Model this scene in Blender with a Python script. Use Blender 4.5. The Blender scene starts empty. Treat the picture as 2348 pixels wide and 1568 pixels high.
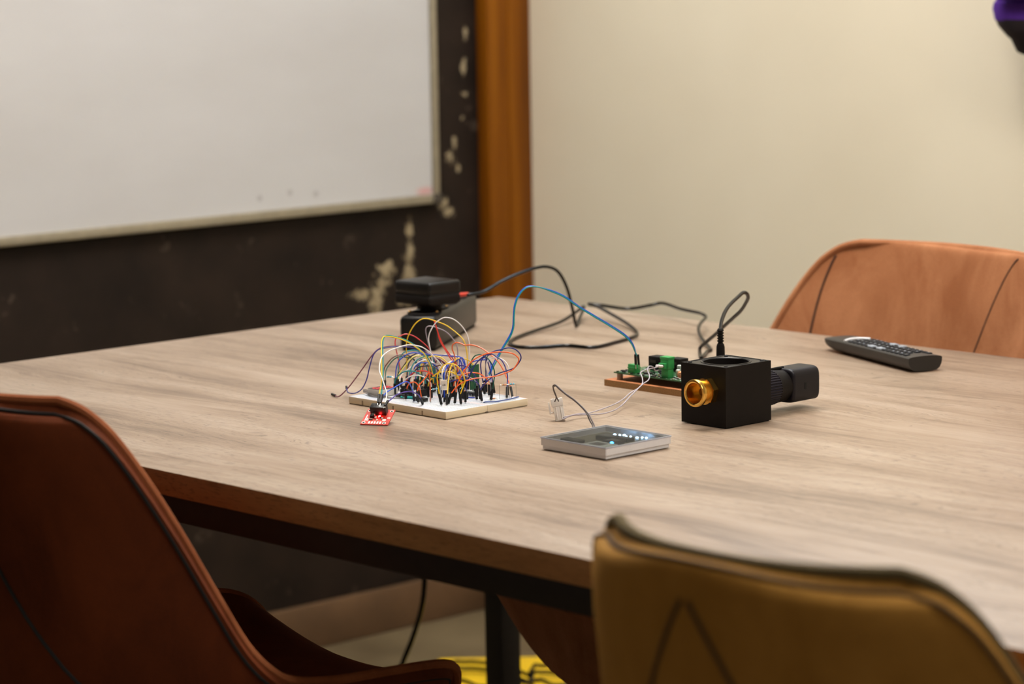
import bpy, bmesh, math, random
from mathutils import Vector, Matrix
random.seed(7)
SC = bpy.context.scene
C = SC.collection
TZ = 0.75                                    # height of the table top

# ------------------------------------------------------------------ camera, world, exposure
def setup_camera():
    yaw, pitch, roll = math.radians(137.01066), math.radians(8.14157), math.radians(-0.98658)
    F = Vector((math.cos(yaw)*math.cos(pitch), math.sin(yaw)*math.cos(pitch), -math.sin(pitch)))
    R = Vector((math.sin(yaw), -math.cos(yaw), 0)); U = R.cross(F)
    c, s = math.cos(roll), math.sin(roll)
    R2 = R*c + U*s; U2 = U*c - R*s
    cd = bpy.data.cameras.new('camera'); co = bpy.data.objects.new('camera', cd); C.objects.link(co)
    m = Matrix((R2, U2, -F)).transposed().to_4x4()
    m.translation = Vector((3.28458, -3.03356, 0.56709 + TZ)); co.matrix_world = m
    cd.sensor_fit = 'HORIZONTAL'; cd.sensor_width = 36; cd.lens = 36*6577.48/2348
    cd.clip_start = 0.05; cd.clip_end = 60
    cd.dof.use_dof = True; cd.dof.focus_distance = 3.36; cd.dof.aperture_fstop = 5.0
    SC.camera = co
setup_camera()
wd = bpy.data.worlds.new('world'); SC.world = wd; wd.use_nodes = True
bg = wd.node_tree.nodes['Background']
bg.inputs[0].default_value = (1.0, 0.86, 0.72, 1); bg.inputs[1].default_value = 0.17
SC.view_settings.view_transform = 'Standard'; SC.view_settings.look = 'None'
SC.view_settings.gamma = 1; SC.view_settings.exposure = 0.6; SC.view_settings.use_curve_mapping = False
LAMPS = [  # ceiling panels, the last an added cool strip: x, y, size x, size y, colour, strength, label
    (0.55, -0.55, 1.2, 0.6, (1.0, .94, .86), 17.5, 'warm ceiling light panel above the far half of the table'),
    (2.6, -0.85, 1.2, 0.6, (1.0, .94, .86), 13, 'warm ceiling light panel above the near end of the table'),
    (0.3, 0.45, 1.2, 0.2, (.70, .85, 1.0), 16, 'added cool narrow light strip under the ceiling along the cream wall'),  # unseen strip added for blue glints and to brighten the cream wall
]

# ------------------------------------------------------------------ materials
def lin(c):
    out = []
    for v in c:
        v /= 255.0
        out.append(v/12.92 if v <= .04045 else ((v+.055)/1.055)**2.4)
    return (*out, 1.0)
MATS = {}
class NT:
    def __init__(s, name):
        s.m = bpy.data.materials.new(name); s.m.use_nodes = True
        s.t = s.m.node_tree; s.b = s.t.nodes['Principled BSDF']
    def n(s, typ, **kw):
        nd = s.t.nodes.new(typ)
        for k, v in kw.items():
            if k == 'ins':
                for kk, vv in v.items():
                    if hasattr(vv, 'is_linked') or hasattr(vv, 'links'): s.t.links.new(vv, nd.inputs[kk])
                    else: nd.inputs[kk].default_value = vv
            else: setattr(nd, k, v)
        return nd
    def l(s, a, b): s.t.links.new(a, b)
    def math(s, op, a, b=0.0, c=0.0, clamp=False):
        nd = s.t.nodes.new('ShaderNodeMath'); nd.operation = op; nd.use_clamp = clamp
        for i, v in enumerate((a, b, c)):
            if hasattr(v, 'links'): s.t.links.new(v, nd.inputs[i])
            else: nd.inputs[i].default_value = v
        return nd.outputs[0]
    def obj(s): return s.n('ShaderNodeTexCoord').outputs['Object']
    def mapping(s, vec, scale=(1,1,1), loc=(0,0,0)):
        nd = s.n('ShaderNodeMapping'); s.l(vec, nd.inputs['Vector'])
        nd.inputs['Scale'].default_value = scale; nd.inputs['Location'].default_value = loc
        return nd.outputs[0]
    def noise(s, vec, scale, detail=4, rough=.55, dist=0.0):
        nd = s.n('ShaderNodeTexNoise'); s.l(vec, nd.inputs['Vector'])
        nd.inputs['Scale'].default_value = scale; nd.inputs['Detail'].default_value = detail
        nd.inputs['Roughness'].default_value = rough; nd.inputs['Distortion'].default_value = dist
        return nd.outputs['Fac']
    def ramp(s, fac, stops):
        nd = s.n('ShaderNodeValToRGB'); s.l(fac, nd.inputs[0]); e = nd.color_ramp.elements
        while len(e) < len(stops): e.new(0.5)
        for el, (p, c) in zip(e, stops): el.position = p; el.color = c if len(c) == 4 else (*c, 1)
        return nd.outputs[0]
    def mix(s, fac, a, b, mode='MIX'):
        nd = s.n('ShaderNodeMix'); nd.data_type = 'RGBA'; nd.blend_type = mode
        for sock, v in ((nd.inputs[0], fac), (nd.inputs[6], a), (nd.inputs[7], b)):
            if hasattr(v, 'links'): s.l(v, sock)
            else: sock.default_value = v
        return nd.outputs[2]
    def bump(s, h, strength, dist=.001):
        nd = s.n('ShaderNodeBump'); s.l(h, nd.inputs['Height'])
        nd.inputs['Strength'].default_value = strength; nd.inputs['Distance'].default_value = dist
        s.l(nd.outputs[0], s.b.inputs['Normal'])
def plain(name, rgb, rough=.5, metal=0.0, spec=.5, var=.06, scale=60, bump=0.0, sheen=0.0, emis=None, trans=0.0, alpha=1.0, coat=0.0):
    if name in MATS: return MATS[name]
    t = NT(name); col = lin(rgb); o = t.obj()
    f = t.noise(o, scale, 3)
    lo = tuple(max(0, c*(1-var*2)) for c in col[:3]); hi = tuple(min(1, c*(1+var*2)) for c in col[:3])
    t.l(t.ramp(f, [(.3, lo), (.7, hi)]), t.b.inputs['Base Color'])
    t.b.inputs['Roughness'].default_value = rough; t.b.inputs['Metallic'].default_value = metal
    t.b.inputs['Specular IOR Level'].default_value = spec
    if sheen:
        t.b.inputs['Sheen Weight'].default_value = sheen; t.b.inputs['Sheen Roughness'].default_value = .35
        t.b.inputs['Sheen Tint'].default_value = tuple(min(1, c*1.6+.05) for c in col[:3])+(1,)
    if coat: t.b.inputs['Coat Weight'].default_value = coat; t.b.inputs['Coat Roughness'].default_value = .15
    if emis:
        t.b.inputs['Emission Color'].default_value = lin(emis[0]); t.b.inputs['Emission Strength'].default_value = emis[1]
    t.b.inputs['Transmission Weight'].default_value = trans; t.b.inputs['Alpha'].default_value = alpha
    if bump: t.bump(t.noise(o, scale*6, 3), bump, .0006)
    MATS[name] = t.m; return t.m

# ------------------------------------------------------------------ mesh helpers
class MB:
    def __init__(s): s.v = []; s.f = []
    def add(s, verts, faces, M=None):
        k = len(s.v)
        s.v += [tuple(M @ Vector(p)) for p in verts] if M is not None else [tuple(p) for p in verts]
        s.f += [tuple(i+k for i in fc) for fc in faces]; return s
    def box(s, a, b, M=None):
        (x0,y0,z0),(x1,y1,z1) = a, b
        return s.add([(x0,y0,z0),(x1,y0,z0),(x1,y1,z0),(x0,y1,z0),(x0,y0,z1),(x1,y0,z1),(x1,y1,z1),(x0,y1,z1)],
            [(0,3,2,1),(4,5,6,7),(0,1,5,4),(1,2,6,5),(2,3,7,6),(3,0,4,7)], M)
    def rbox(s, a, b, r, seg=3, M=None):
        bm = bmesh.new(); bmesh.ops.create_cube(bm, size=1)
        sz = Vector(b)-Vector(a); ct = (Vector(a)+Vector(b))/2
        for v in bm.verts: v.co = Vector((v.co.x*sz.x, v.co.y*sz.y, v.co.z*sz.z))+ct
        bmesh.ops.bevel(bm, geom=bm.edges[:], offset=r, segments=seg, affect='EDGES', profile=.5)
        bm.verts.index_update()
        s.add([v.co[:] for v in bm.verts], [tuple(v.index for v in f.verts) for f in bm.faces], M); bm.free(); return s
    def lathe(s, prof, n=24, M=None, cap=True):
        vs, fs = [], []
        for (r, z) in prof:
            for i in range(n): a = 2*math.pi*i/n; vs.append((r*math.cos(a), r*math.sin(a), z))
        for j in range(len(prof)-1):
            for i in range(n):
                k = (i+1) % n; fs.append((j*n+i, j*n+k, (j+1)*n+k, (j+1)*n+i))
        if cap: fs.append(tuple(range(n-1, -1, -1))); fs.append(tuple((len(prof)-1)*n+i for i in range(n)))
        return s.add(vs, fs, M)
    def prism(s, poly, z0, z1, M=None):
        n = len(poly); vs = [(x,y,z0) for x,y in poly]+[(x,y,z1) for x,y in poly]
        fs = [tuple(range(n-1,-1,-1)), tuple(range(n,2*n))]+[(i,(i+1)%n,n+(i+1)%n,n+i) for i in range(n)]
        return s.add(vs, fs, M)
    def tube(s, pts, r, n=8, closed=False):
        P = [Vector(p) for p in pts]; N = len(P); vs, fs = [], []
        rr = r if isinstance(r, (list, tuple)) else [r]*N
        up = None
        for i in range(N):
            t = (P[(i+1) % N]-P[i-1]) if closed else (P[min(i+1,N-1)]-P[max(i-1,0)])
            if t.length < 1e-9: t = Vector((0,0,1))
            t.normalize()
            if up is None:
                up = Vector((0,0,1)) if abs(t.z) < .9 else Vector((1,0,0))
            up = up - t*up.dot(t)
            if up.length < 1e-6: up = t.orthogonal()
            up.normalize(); sd = t.cross(up)
            for k in range(n):
                a = 2*math.pi*k/n; vs.append(tuple(P[i]+(up*math.cos(a)+sd*math.sin(a))*rr[i]))
        for i in range(N if closed else N-1):
            j = (i+1) % N
            for k in range(n): l = (k+1) % n; fs.append((i*n+k, i*n+l, j*n+l, j*n+k))
        if not closed: fs.append(tuple(range(n-1,-1,-1))); fs.append(tuple((N-1)*n+k for k in range(n)))
        return s.add(vs, fs)
    def mesh(s, name, smooth=True, ang=35):
        me = bpy.data.meshes.new(name); me.from_pydata(s.v, [], s.f); me.update()
        bm = bmesh.new(); bm.from_mesh(me); bmesh.ops.recalc_face_normals(bm, faces=bm.faces[:]); bm.to_mesh(me); bm.free()
        if smooth:
            for p in me.polygons: p.use_smooth = True
            me.set_sharp_from_angle(angle=math.radians(ang))
        return me
def obj(name, mb, mat, parent=None, loc=None, smooth=True, label=None):
    me = mb.mesh(name, smooth) if isinstance(mb, MB) else mb
    if mat is not None and not me.materials: me.materials.append(mat)
    o = bpy.data.objects.new(name, me); C.objects.link(o)
    if loc is not None: o.location = loc
    if parent is not None: o.parent = parent
    if label: o['label'] = label
    return o
def tag(o, label, cat, group=None):
    o['label'] = label; o['category'] = cat
    if group: o['group'] = group
    return o
def thing(name, label, cat, loc=(0,0,0), rotz=0, group=None):
    o = bpy.data.objects.new(name, None); C.objects.link(o); o.empty_display_size = .02
    o.location = loc; o.rotation_euler = (0,0,rotz); return tag(o, label, cat, group)
def struct(name, mb, mat, parent=None, smooth=True):
    o = obj(name, mb, mat, parent, smooth=smooth)
    if parent is None: o['kind'] = 'structure'
    return o
def spline(pts, sub=6):
    P = [Vector(p) for p in pts]; out = []
    for i in range(len(P)-1):
        p0, p1, p2, p3 = P[max(i-1,0)], P[i], P[i+1], P[min(i+2,len(P)-1)]
        for k in range(sub):
            t = k/sub
            t0, t1, t2, t3 = 0, max((p1-p0).length,1e-6)**.5, 0, 0
            out.append(.5*((2*p1)+(p2-p0)*t+(2*p0-5*p1+4*p2-p3)*t*t+(3*p1-p0-3*p2+p3)*t**3))
    out.append(P[-1]); return out
def RX(a): return Matrix.Rotation(a, 4, 'X')
def RY(a): return Matrix.Rotation(a, 4, 'Y')
def RZ(a): return Matrix.Rotation(a, 4, 'Z')
def T(x, y, z): return Matrix.Translation((x, y, z))
def aim(a, b):
    d = (Vector(b)-Vector(a)).normalized()
    return T(*a) @ d.to_track_quat('Z', 'Y').to_matrix().to_4x4()
mm = .001

# ------------------------------------------------------------------ colours and places

WOODC = ((105,86,69), (146,125,105), (164,146,128))
CREAM = ((222,211,186), (230,220,196))
POSTC = ((98,52,0), (120,66,0), (138,82,6))
RUST = ((142,88,54), (178,122,84)); RUSTD = ((80,34,10), (104,48,18)); OLIVE = ((140,98,34), (168,124,56))
FARCH = ((.763,-.093,0), 172, 1.3); NLCH = ((.80,-1.205,0), -6, .98); NRCH = ((1.878,-1.256,0), 0, .97)
REDLED = 30.0; BLED = 22.0
CHIPS = [(.515,TZ+.012,.010,.020),(.512,TZ-.035,.012,.018),(.508,TZ-.075,.016,.022),(.500,TZ-.11,.022,.03),(.455,TZ-.06,.020,.018),(.440,TZ-.085,.022,.02),(.425,TZ-.115,.016,.03),(.395,TZ-.10,.025,.010),(.430,TZ-.145,.014,.025),(.46,TZ-.17,.03,.012),(.665,TZ+.375,.007,.014),(.66,TZ+.31,.006,.022),(.662,TZ+.26,.009,.006),(.654,TZ+.215,.006,.006),(.632,TZ+.17,.007,.012),(.622,TZ+.14,.012,.016),(.640,TZ+.12,.006,.008),(.60,TZ+.055,.014,.014),(.615,TZ+.04,.02,.012)]


# ------------------------------------------------------------------ the larger materials
def wood_mat(name, c_lo, c_mid, c_hi, rough=.42):
    t = NT(name); o = t.obj()
    warp = t.noise(t.mapping(o, (2.2, 9, 9)), 1.0, 3)
    shift = t.n('ShaderNodeVectorMath', operation='MULTIPLY_ADD')
    comb = t.n('ShaderNodeCombineXYZ'); t.l(warp, comb.inputs[1]); t.l(comb.outputs[0], shift.inputs[0])
    shift.inputs[1].default_value = (0, .10, 0); t.l(o, shift.inputs[2]); v = shift.outputs[0]
    broad = t.noise(t.mapping(v, (1.7, 12, 12)), 1.0, 4, .6)
    fine = t.noise(t.mapping(v, (7, 130, 130)), 1.0, 5, .65)
    pores = t.noise(t.mapping(v, (55, 620, 620)), 1.0, 2, .5)
    patch = t.noise(t.mapping(o, (2.5, 6, 6), (3.1, 1.7, 0)), 1.0, 3)
    f = t.math('ADD', t.math('MULTIPLY', broad, .62), t.math('MULTIPLY', fine, .38))
    col = t.ramp(f, [(.34, lin(c_lo)), (.48, lin(c_mid)), (.62, lin(c_hi))])
    pm = t.math('MULTIPLY', t.math('GREATER_THAN', pores, .60), t.math('MULTIPLY', t.math('GREATER_THAN', patch, .44), .42))
    col = t.mix(pm, col, lin(tuple(int(x*.62) for x in c_lo)))
    t.l(col, t.b.inputs['Base Color'])
    t.b.inputs['Roughness'].default_value = rough; t.b.inputs['Specular IOR Level'].default_value = .45
    t.bump(t.math('ADD', fine, t.math('MULTIPLY', pores, .5)), .12, .0008)
    return t.m
M_WOOD = wood_mat('pale_oak_laminate', *WOODC)
M_EDGE = wood_mat('oak_edge_band', (146,102,60), (164,118,72), (178,132,84), .5)

def dark_wall_mat():
    t = NT('chipped_black_paint'); o = t.obj()
    n1 = t.noise(o, 9, 5); n2 = t.noise(o, 45, 4); n3 = t.noise(o, 48, 6, .75)
    col = t.ramp(n1, [(.3, lin((25,17,12))), (.7, lin((40,29,22)))])
    sep = t.n('ShaderNodeSeparateXYZ'); t.l(o, sep.inputs[0]); y, z = sep.outputs[1], sep.outputs[2]
    mask = None
    # chipped plaster: y, z, half width, half height (metres on the wall)
    for (cy, cz, hy, hz) in CHIPS:
        dy = t.math('DIVIDE', t.math('SUBTRACT', y, cy), hy); dz = t.math('DIVIDE', t.math('SUBTRACT', z, cz), hz)
        d = t.math('SQRT', t.math('ADD', t.math('MULTIPLY', dy, dy), t.math('MULTIPLY', dz, dz)))
        d = t.math('ADD', d, t.math('MULTIPLY', t.math('SUBTRACT', n3, .5), 4.5))
        m = t.math('SUBTRACT', 1.0, t.math('DIVIDE', t.math('SUBTRACT', d, .55), .5), clamp=True)
        mask = m if mask is None else t.math('MAXIMUM', mask, m)
    chip = t.ramp(n2, [(.3, lin((120,104,78))), (.7, lin((168,152,122)))])
    scuff = t.math('MULTIPLY', t.math('GREATER_THAN', t.noise(o, 14, 6, .75), .63), .10)
    col = t.mix(scuff, col, lin((150,130,110)))
    t.l(t.mix(mask, col, chip), t.b.inputs['Base Color'])
    t.b.inputs['Roughness'].default_value = .6; t.b.inputs['Specular IOR Level'].default_value = .2
    t.bump(n2, .15, .002); return t.m
def plaster_mat():
    t = NT('cream_wall_paint'); o = t.obj()
    n1 = t.noise(o, 1.6, 3); n2 = t.noise(o, 160, 3)
    col = t.ramp(n1, [(.35, lin(CREAM[0])), (.65, lin(CREAM[1]))])
    t.l(col, t.b.inputs['Base Color']); t.b.inputs['Roughness'].default_value = .62
    t.bump(n2, .06, .001); return t.m
def floor_mat():
    t = NT('worn_floor'); o = t.obj()
    n1 = t.noise(o, 3.5, 5, .65)
    t.l(t.ramp(n1, [(.3, lin((84,70,48))), (.7, lin((120,104,76)))]), t.b.inputs['Base Color'])
    t.b.inputs['Roughness'].default_value = .45; return t.m
def suede_mat(name, lo, hi, sheen=.35):
    t = NT(name); o = t.obj()
    n1 = t.noise(t.mapping(o, (1, 1, .6)), 11, 4, .6, .6); n2 = t.noise(o, 700, 2)
    col = t.ramp(n1, [(.32, lin(lo)), (.68, lin(hi))])
    col = t.mix(.14, col, t.ramp(n2, [(.3, (.1,.1,.1)), (.7, (1,1,1))]), 'OVERLAY')
    t.l(col, t.b.inputs['Base Color']); t.b.inputs['Roughness'].default_value = .82
    t.b.inputs['Specular IOR Level'].default_value = .2
    t.b.inputs['Sheen Weight'].default_value = sheen; t.b.inputs['Sheen Roughness'].default_value = .4
    t.b.inputs['Sheen Tint'].default_value = lin(tuple(min(255, int(v*1.3)) for v in hi))
    t.bump(n2, .12, .0006); return t.m
def post_mat():
    t = NT('orange_brown_varnished_wood'); o = t.obj()
    f = t.noise(t.mapping(o, (26, 26, 1.3)), 1.0, 4, .6, .4)
    t.l(t.ramp(f, [(.3, lin(POSTC[0])), (.52, lin(POSTC[1])), (.72, lin(POSTC[2]))]), t.b.inputs['Base Color'])
    t.b.inputs['Roughness'].default_value = .55; t.b.inputs['Specular IOR Level'].default_value = .2; return t.m

# ------------------------------------------------------------------ the room
WX, WY, CZ = -0.80, 0.80, 2.75
XE, YE = 5.2, -5.2
M_DARK = dark_wall_mat(); M_CREAM = plaster_mat()
struct('floor', MB().box((WX-.1, YE, -.1), (XE, WY+.1, 0)), floor_mat(), smooth=False)
struct('wall_left', MB().box((WX-.1, YE, 0), (WX, WY+.1, CZ)), M_DARK, smooth=False)
struct('wall_back', MB().box((WX, WY, 0), (XE, WY+.1, CZ)), M_CREAM, smooth=False)
struct('ceiling', MB().box((WX-.1, YE, CZ), (XE, WY+.1, CZ+.1)), plain('ceiling_paint', (205,196,182), .8), smooth=False)
struct('baseboard_left', MB().rbox((WX, YE+.02, 0), (WX+.016, .690, .085), .004, 2), plain('brown_baseboard', (98,72,48), .5, var=.12, scale=8))
struct('baseboard_back', MB().rbox((WX+.05, WY-.016, 0), (XE-.02, WY, .085), .004, 2), MATS['brown_baseboard'])
pm = MB(); pm.rbox((WX, .690, 0), (WX+.036, WY, CZ), .006, 2)
pm.rbox((WX+.034, .742, 0), (WX+.0385, WY, CZ), .002, 2)
struct('trim_1', pm, post_mat())
# slim pale strip added on the dark wall for the post's edge highlight
struct('trim_2', MB().rbox((WX, .668, .085), (WX+.018, .688, .42), .003, 2), plain('pale_edge_strip', (176,168,156), .5))
# ceiling light panels
for i, (lx, ly, sx, sy, colr, st, lab) in enumerate(LAMPS):
    t_ = thing('ceiling_light', lab, 'ceiling light', (lx, ly, CZ-.05))
    f = MB()
    for (a, b) in (((-sx/2-.02,-sy/2-.02,0),(sx/2+.02,-sy/2,.05)), ((-sx/2-.02,sy/2,0),(sx/2+.02,sy/2+.02,.05)), ((-sx/2-.02,-sy/2,0),(-sx/2,sy/2,.05)), ((sx/2,-sy/2,0),(sx/2+.02,sy/2,.05))): f.box(a, b)
    obj('frame', f, plain('lamp_frame_white', (225,225,222), .5), t_, smooth=False)
    e = NT('lamp_diffuser_%d' % i); e.b.inputs['Base Color'].default_value = (.8,.8,.8,1)
    e.b.inputs['Emission Color'].default_value = (*colr, 1); e.b.inputs['Emission Strength'].default_value = st
    obj('diffuser', MB().box((-sx/2,-sy/2,.012),(sx/2,sy/2,.02)), e.m, t_, smooth=False)

# ------------------------------------------------------------------ whiteboard
M_ALU = plain('brushed_aluminium_frame', (176,168,150), .38, .75, var=.04)
wb = thing('whiteboard', 'large white dry-erase board with thin aluminium frame on the dark wall', 'whiteboard', (WX, .575, TZ+.06))
WBW, WBH = 2.4, 1.3     # runs to -y
t = NT('white_enamel'); o_ = t.obj(); sm = t.noise(t.mapping(o_, (1, .8, 2)), 2.2, 4, .6)
sepw = t.n('ShaderNodeSeparateXYZ'); t.l(o_, sepw.inputs[0])
c_ = t.ramp(sm, [(.3, lin((186,183,181))), (.7, lin((194,192,191)))])
# faint red marker smear near the lower right corner and small grey specks
def blob(t, cy, cz, hy, hz, soft=.6):
    dy = t.math('DIVIDE', t.math('SUBTRACT', sepw.outputs[1], cy), hy); dz = t.math('DIVIDE', t.math('SUBTRACT', sepw.outputs[2], cz), hz)
    d = t.math('SQRT', t.math('ADD', t.math('MULTIPLY', dy, dy), t.math('MULTIPLY', dz, dz)))
    return t.math('SUBTRACT', 1.0, t.math('DIVIDE', t.math('SUBTRACT', d, 1-soft), soft), clamp=True)
c_ = t.mix(t.math('MULTIPLY', blob(t, -.034, .024, .028, .010), .55), c_, lin((205,120,115)))
for (a, b) in ((-.43, .04), (-.36, .045), (-.30, .038)): c_ = t.mix(t.math('MULTIPLY', blob(t, a, b, .008, .008), .4), c_, lin((120,110,110)))
t.l(c_, t.b.inputs['Base Color']); t.b.inputs['Roughness'].default_value = .28
obj('panel', MB().box((.002, -WBW, .012), (.016, -.006, WBH)), t.m, wb, smooth=False)
obj('bottom_rail', MB().rbox((0, -WBW, 0), (.022, 0, .017), .003, 2), M_ALU, wb)
obj('top_rail', MB().rbox((0, -WBW, WBH-.015), (.022, 0, WBH), .003, 2), M_ALU, wb)
obj('side_rail', MB().rbox((0, -.016, .008), (.022, 0, WBH), .003, 2), M_ALU, wb)
obj('side_rail', MB().rbox((0, -WBW, .008), (.022, -WBW+.016, WBH), .003, 2), M_ALU, wb)
obj('corner_cap', MB().rbox((-.0, -.018, -.004), (.025, .004, .018), .004, 2), plain('dark_corner_cap', (62,54,44), .6), wb, label='small dark plastic corner cap')

# ------------------------------------------------------------------ purple bag on the wall
def loft(sections, n=28, power=3.2):
    mb = MB(); vs = []; fs = []
    for (cx, cy, z, hx, hy) in sections:
        for i in range(n):
            a = 2*math.pi*i/n; ca, sa = math.cos(a), math.sin(a)
            vs.append((cx+hx*math.copysign(abs(ca)**(2/power), ca), cy+hy*math.copysign(abs(sa)**(2/power), sa), z))
    for j in range(len(sections)-1):
        for i in range(n): k = (i+1) % n; fs.append((j*n+i, j*n+k, (j+1)*n+k, (j+1)*n+i))
    fs.append(tuple(range(n-1,-1,-1))); fs.append(tuple((len(sections)-1)*n+i for i in range(n)))
    return mb.add(vs, fs)
bagx = .605
bag = thing('hanging_backpack', 'purple backpack with black base hanging high on the cream wall', 'backpack', (bagx, .715, TZ+.36))
M_PURP = suede_mat('purple_nylon', (62,24,112), (92,52,150), .2)
M_BLK_CLOTH = suede_mat('black_nylon', (34,28,32), (52,42,44), .15)
obj('base_panel', loft([(0,0,0,.120,.045),(0,0,.004,.128,.05),(0,0,.024,.137,.058),(0,0,.028,.142,.062),(0,0,.045,.158,.07),(0,0,.056,.163,.073)]), M_BLK_CLOTH, bag)
obj('main_body', loft([(0,0,.054,.164,.072),(0,0,.072,.168,.075),(0,0,.082,.166,.074),(0,0,.086,.162,.070),(0,0,.10,.168,.073),(0,0,.13,.180,.078),(0,0,.25,.183,.08),(0,0,.36,.170,.075),(0,0,.42,.13,.06),(0,0,.44,.08,.04)]), M_PURP, bag)
obj('front_pocket', loft([(0,-.075,.09,.11,.018),(0,-.078,.10,.125,.024),(0,-.08,.22,.125,.024),(0,-.078,.24,.11,.018)]), M_PURP, bag)
obj('carry_loop', MB().tube(spline([(-.03,.02,.43),(-.028,.03,.47),(0,.035,.49),(.028,.03,.47),(.03,.02,.43)]), .006), M_BLK_CLOTH, bag)
hk = thing('wall_hook', 'small black hook on the cream wall carrying the purple backpack', 'hook', (bagx, WY, TZ+.36+.485))
obj('plate', MB().rbox((-.015,-.006,-.02),(.015,0,.03),.002,2), plain('hook_black', (30,30,30), .4, .6), hk)
obj('prong', MB().tube(spline([(0,-.005,-.01),(0,-.04,-.014),(0,-.066,-.012),(0,-.072,.006)]), .004), MATS['hook_black'], hk)

# ------------------------------------------------------------------ table
TL, TW = 2.32, 1.241
tb = thing('table', 'long pale oak laminate table with black metal frame', 'table', (0, 0, 0))
tt = MB().rbox((0, -TW, TZ-.027), (TL, 0, TZ), .0012, 2)
top = obj('tabletop', tt, M_WOOD, tb)
me = top.data; me.materials.append(M_EDGE)
for p_ in me.polygons:
    if abs(p_.normal.z) < .5: p_.material_index = 1
M_FRAME = plain('black_powder_coat', (30,24,21), .55, .2, var=.1)
for (a, b) in (((.006,-TW+.006,TZ-.056),(TL-.006,-TW+.046,TZ-.0272)), ((.006,-.046,TZ-.056),(TL-.006,-.006,TZ-.0272)),
               ((.006,-TW+.046,TZ-.056),(.046,-.046,TZ-.0272)), ((TL-.046,-TW+.046,TZ-.056),(TL-.006,-.046,TZ-.0272))):
    obj('frame_rail', MB().rbox(a, b, .002, 2), M_FRAME, tb)
for lx in (.022, TL-.062):
    for ly in (-TW+.022, -.062):
        obj('leg', MB().rbox((lx, ly, .006), (lx+.04, ly+.04, TZ-.056), .002, 2), M_FRAME, tb)
        obj('foot_cap', MB().rbox((lx-.001, ly-.001, 0), (lx+.041, ly+.041, .008), .002, 1), plain('black_rubber', (20,20,20), .8), tb)

# ------------------------------------------------------------------ chairs
# seat shell: centre y, z, half width, then the y, z of the side edge
KN = [(.230,.455,.185,.224,.488),(.220,.477,.205,.214,.522),(.188,.494,.224,.182,.543),(.090,.491,.240,.100,.552),(-.03,.480,.248,.030,.556),(-.12,.476,.248,-.025,.564),
      (-.185,.498,.246,-.052,.580),(-.215,.550,.240,-.075,.608),(-.232,.6246,.233,-.100,.655),(-.245,.7072,.220,-.135,.727),(-.258,.7794,.205,-.166,.787),(-.268,.8258,.187,-.190,.830),
      (-.273,.8495,.171,-.206,.851),(-.2752,.8595,.157,-.216,.860),(-.276,.864,.143,-.224,.8645)]
def knot(v):
    x = v*(len(KN)-1); i = min(int(x), len(KN)-2); t = x-i
    p0, p1, p2, p3 = KN[max(i-1,0)], KN[i], KN[i+1], KN[min(i+2,len(KN)-1)]
    return [.5*((2*b)+(c-a)*t+(2*a-5*b+4*c-d)*t*t+(3*b-a-3*c+d)*t**3) for a,b,c,d in zip(p0,p1,p2,p3)]
def shell0(u, v, ws, ds=1.0):
    y, z, w, ye, ze = knot(v); e = abs(u)**2.3; yy = y+(ye-y)*e
    return Vector((u*w*ws, yy*ds if yy > 0 else yy, z+(ze-z)*e))
def shell(u, v, off=0.0, ws=1.0, ds=1.0):
    p = shell0(u, v, ws, ds)
    if off == 0: return p
    h = .01
    du = shell0(min(1,u+h), v, ws, ds)-shell0(max(-1,u-h), v, ws, ds); dv = shell0(u, min(1,v+h), ws, ds)-shell0(u, max(0,v-h), ws, ds); dv.x = 0
    n = dv.cross(du)            # towards the sitter
    return p + n*(off/n.length) if n.length > 1e-12 else p
NU, NV = 28, 56
SHELL = shell
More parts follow.
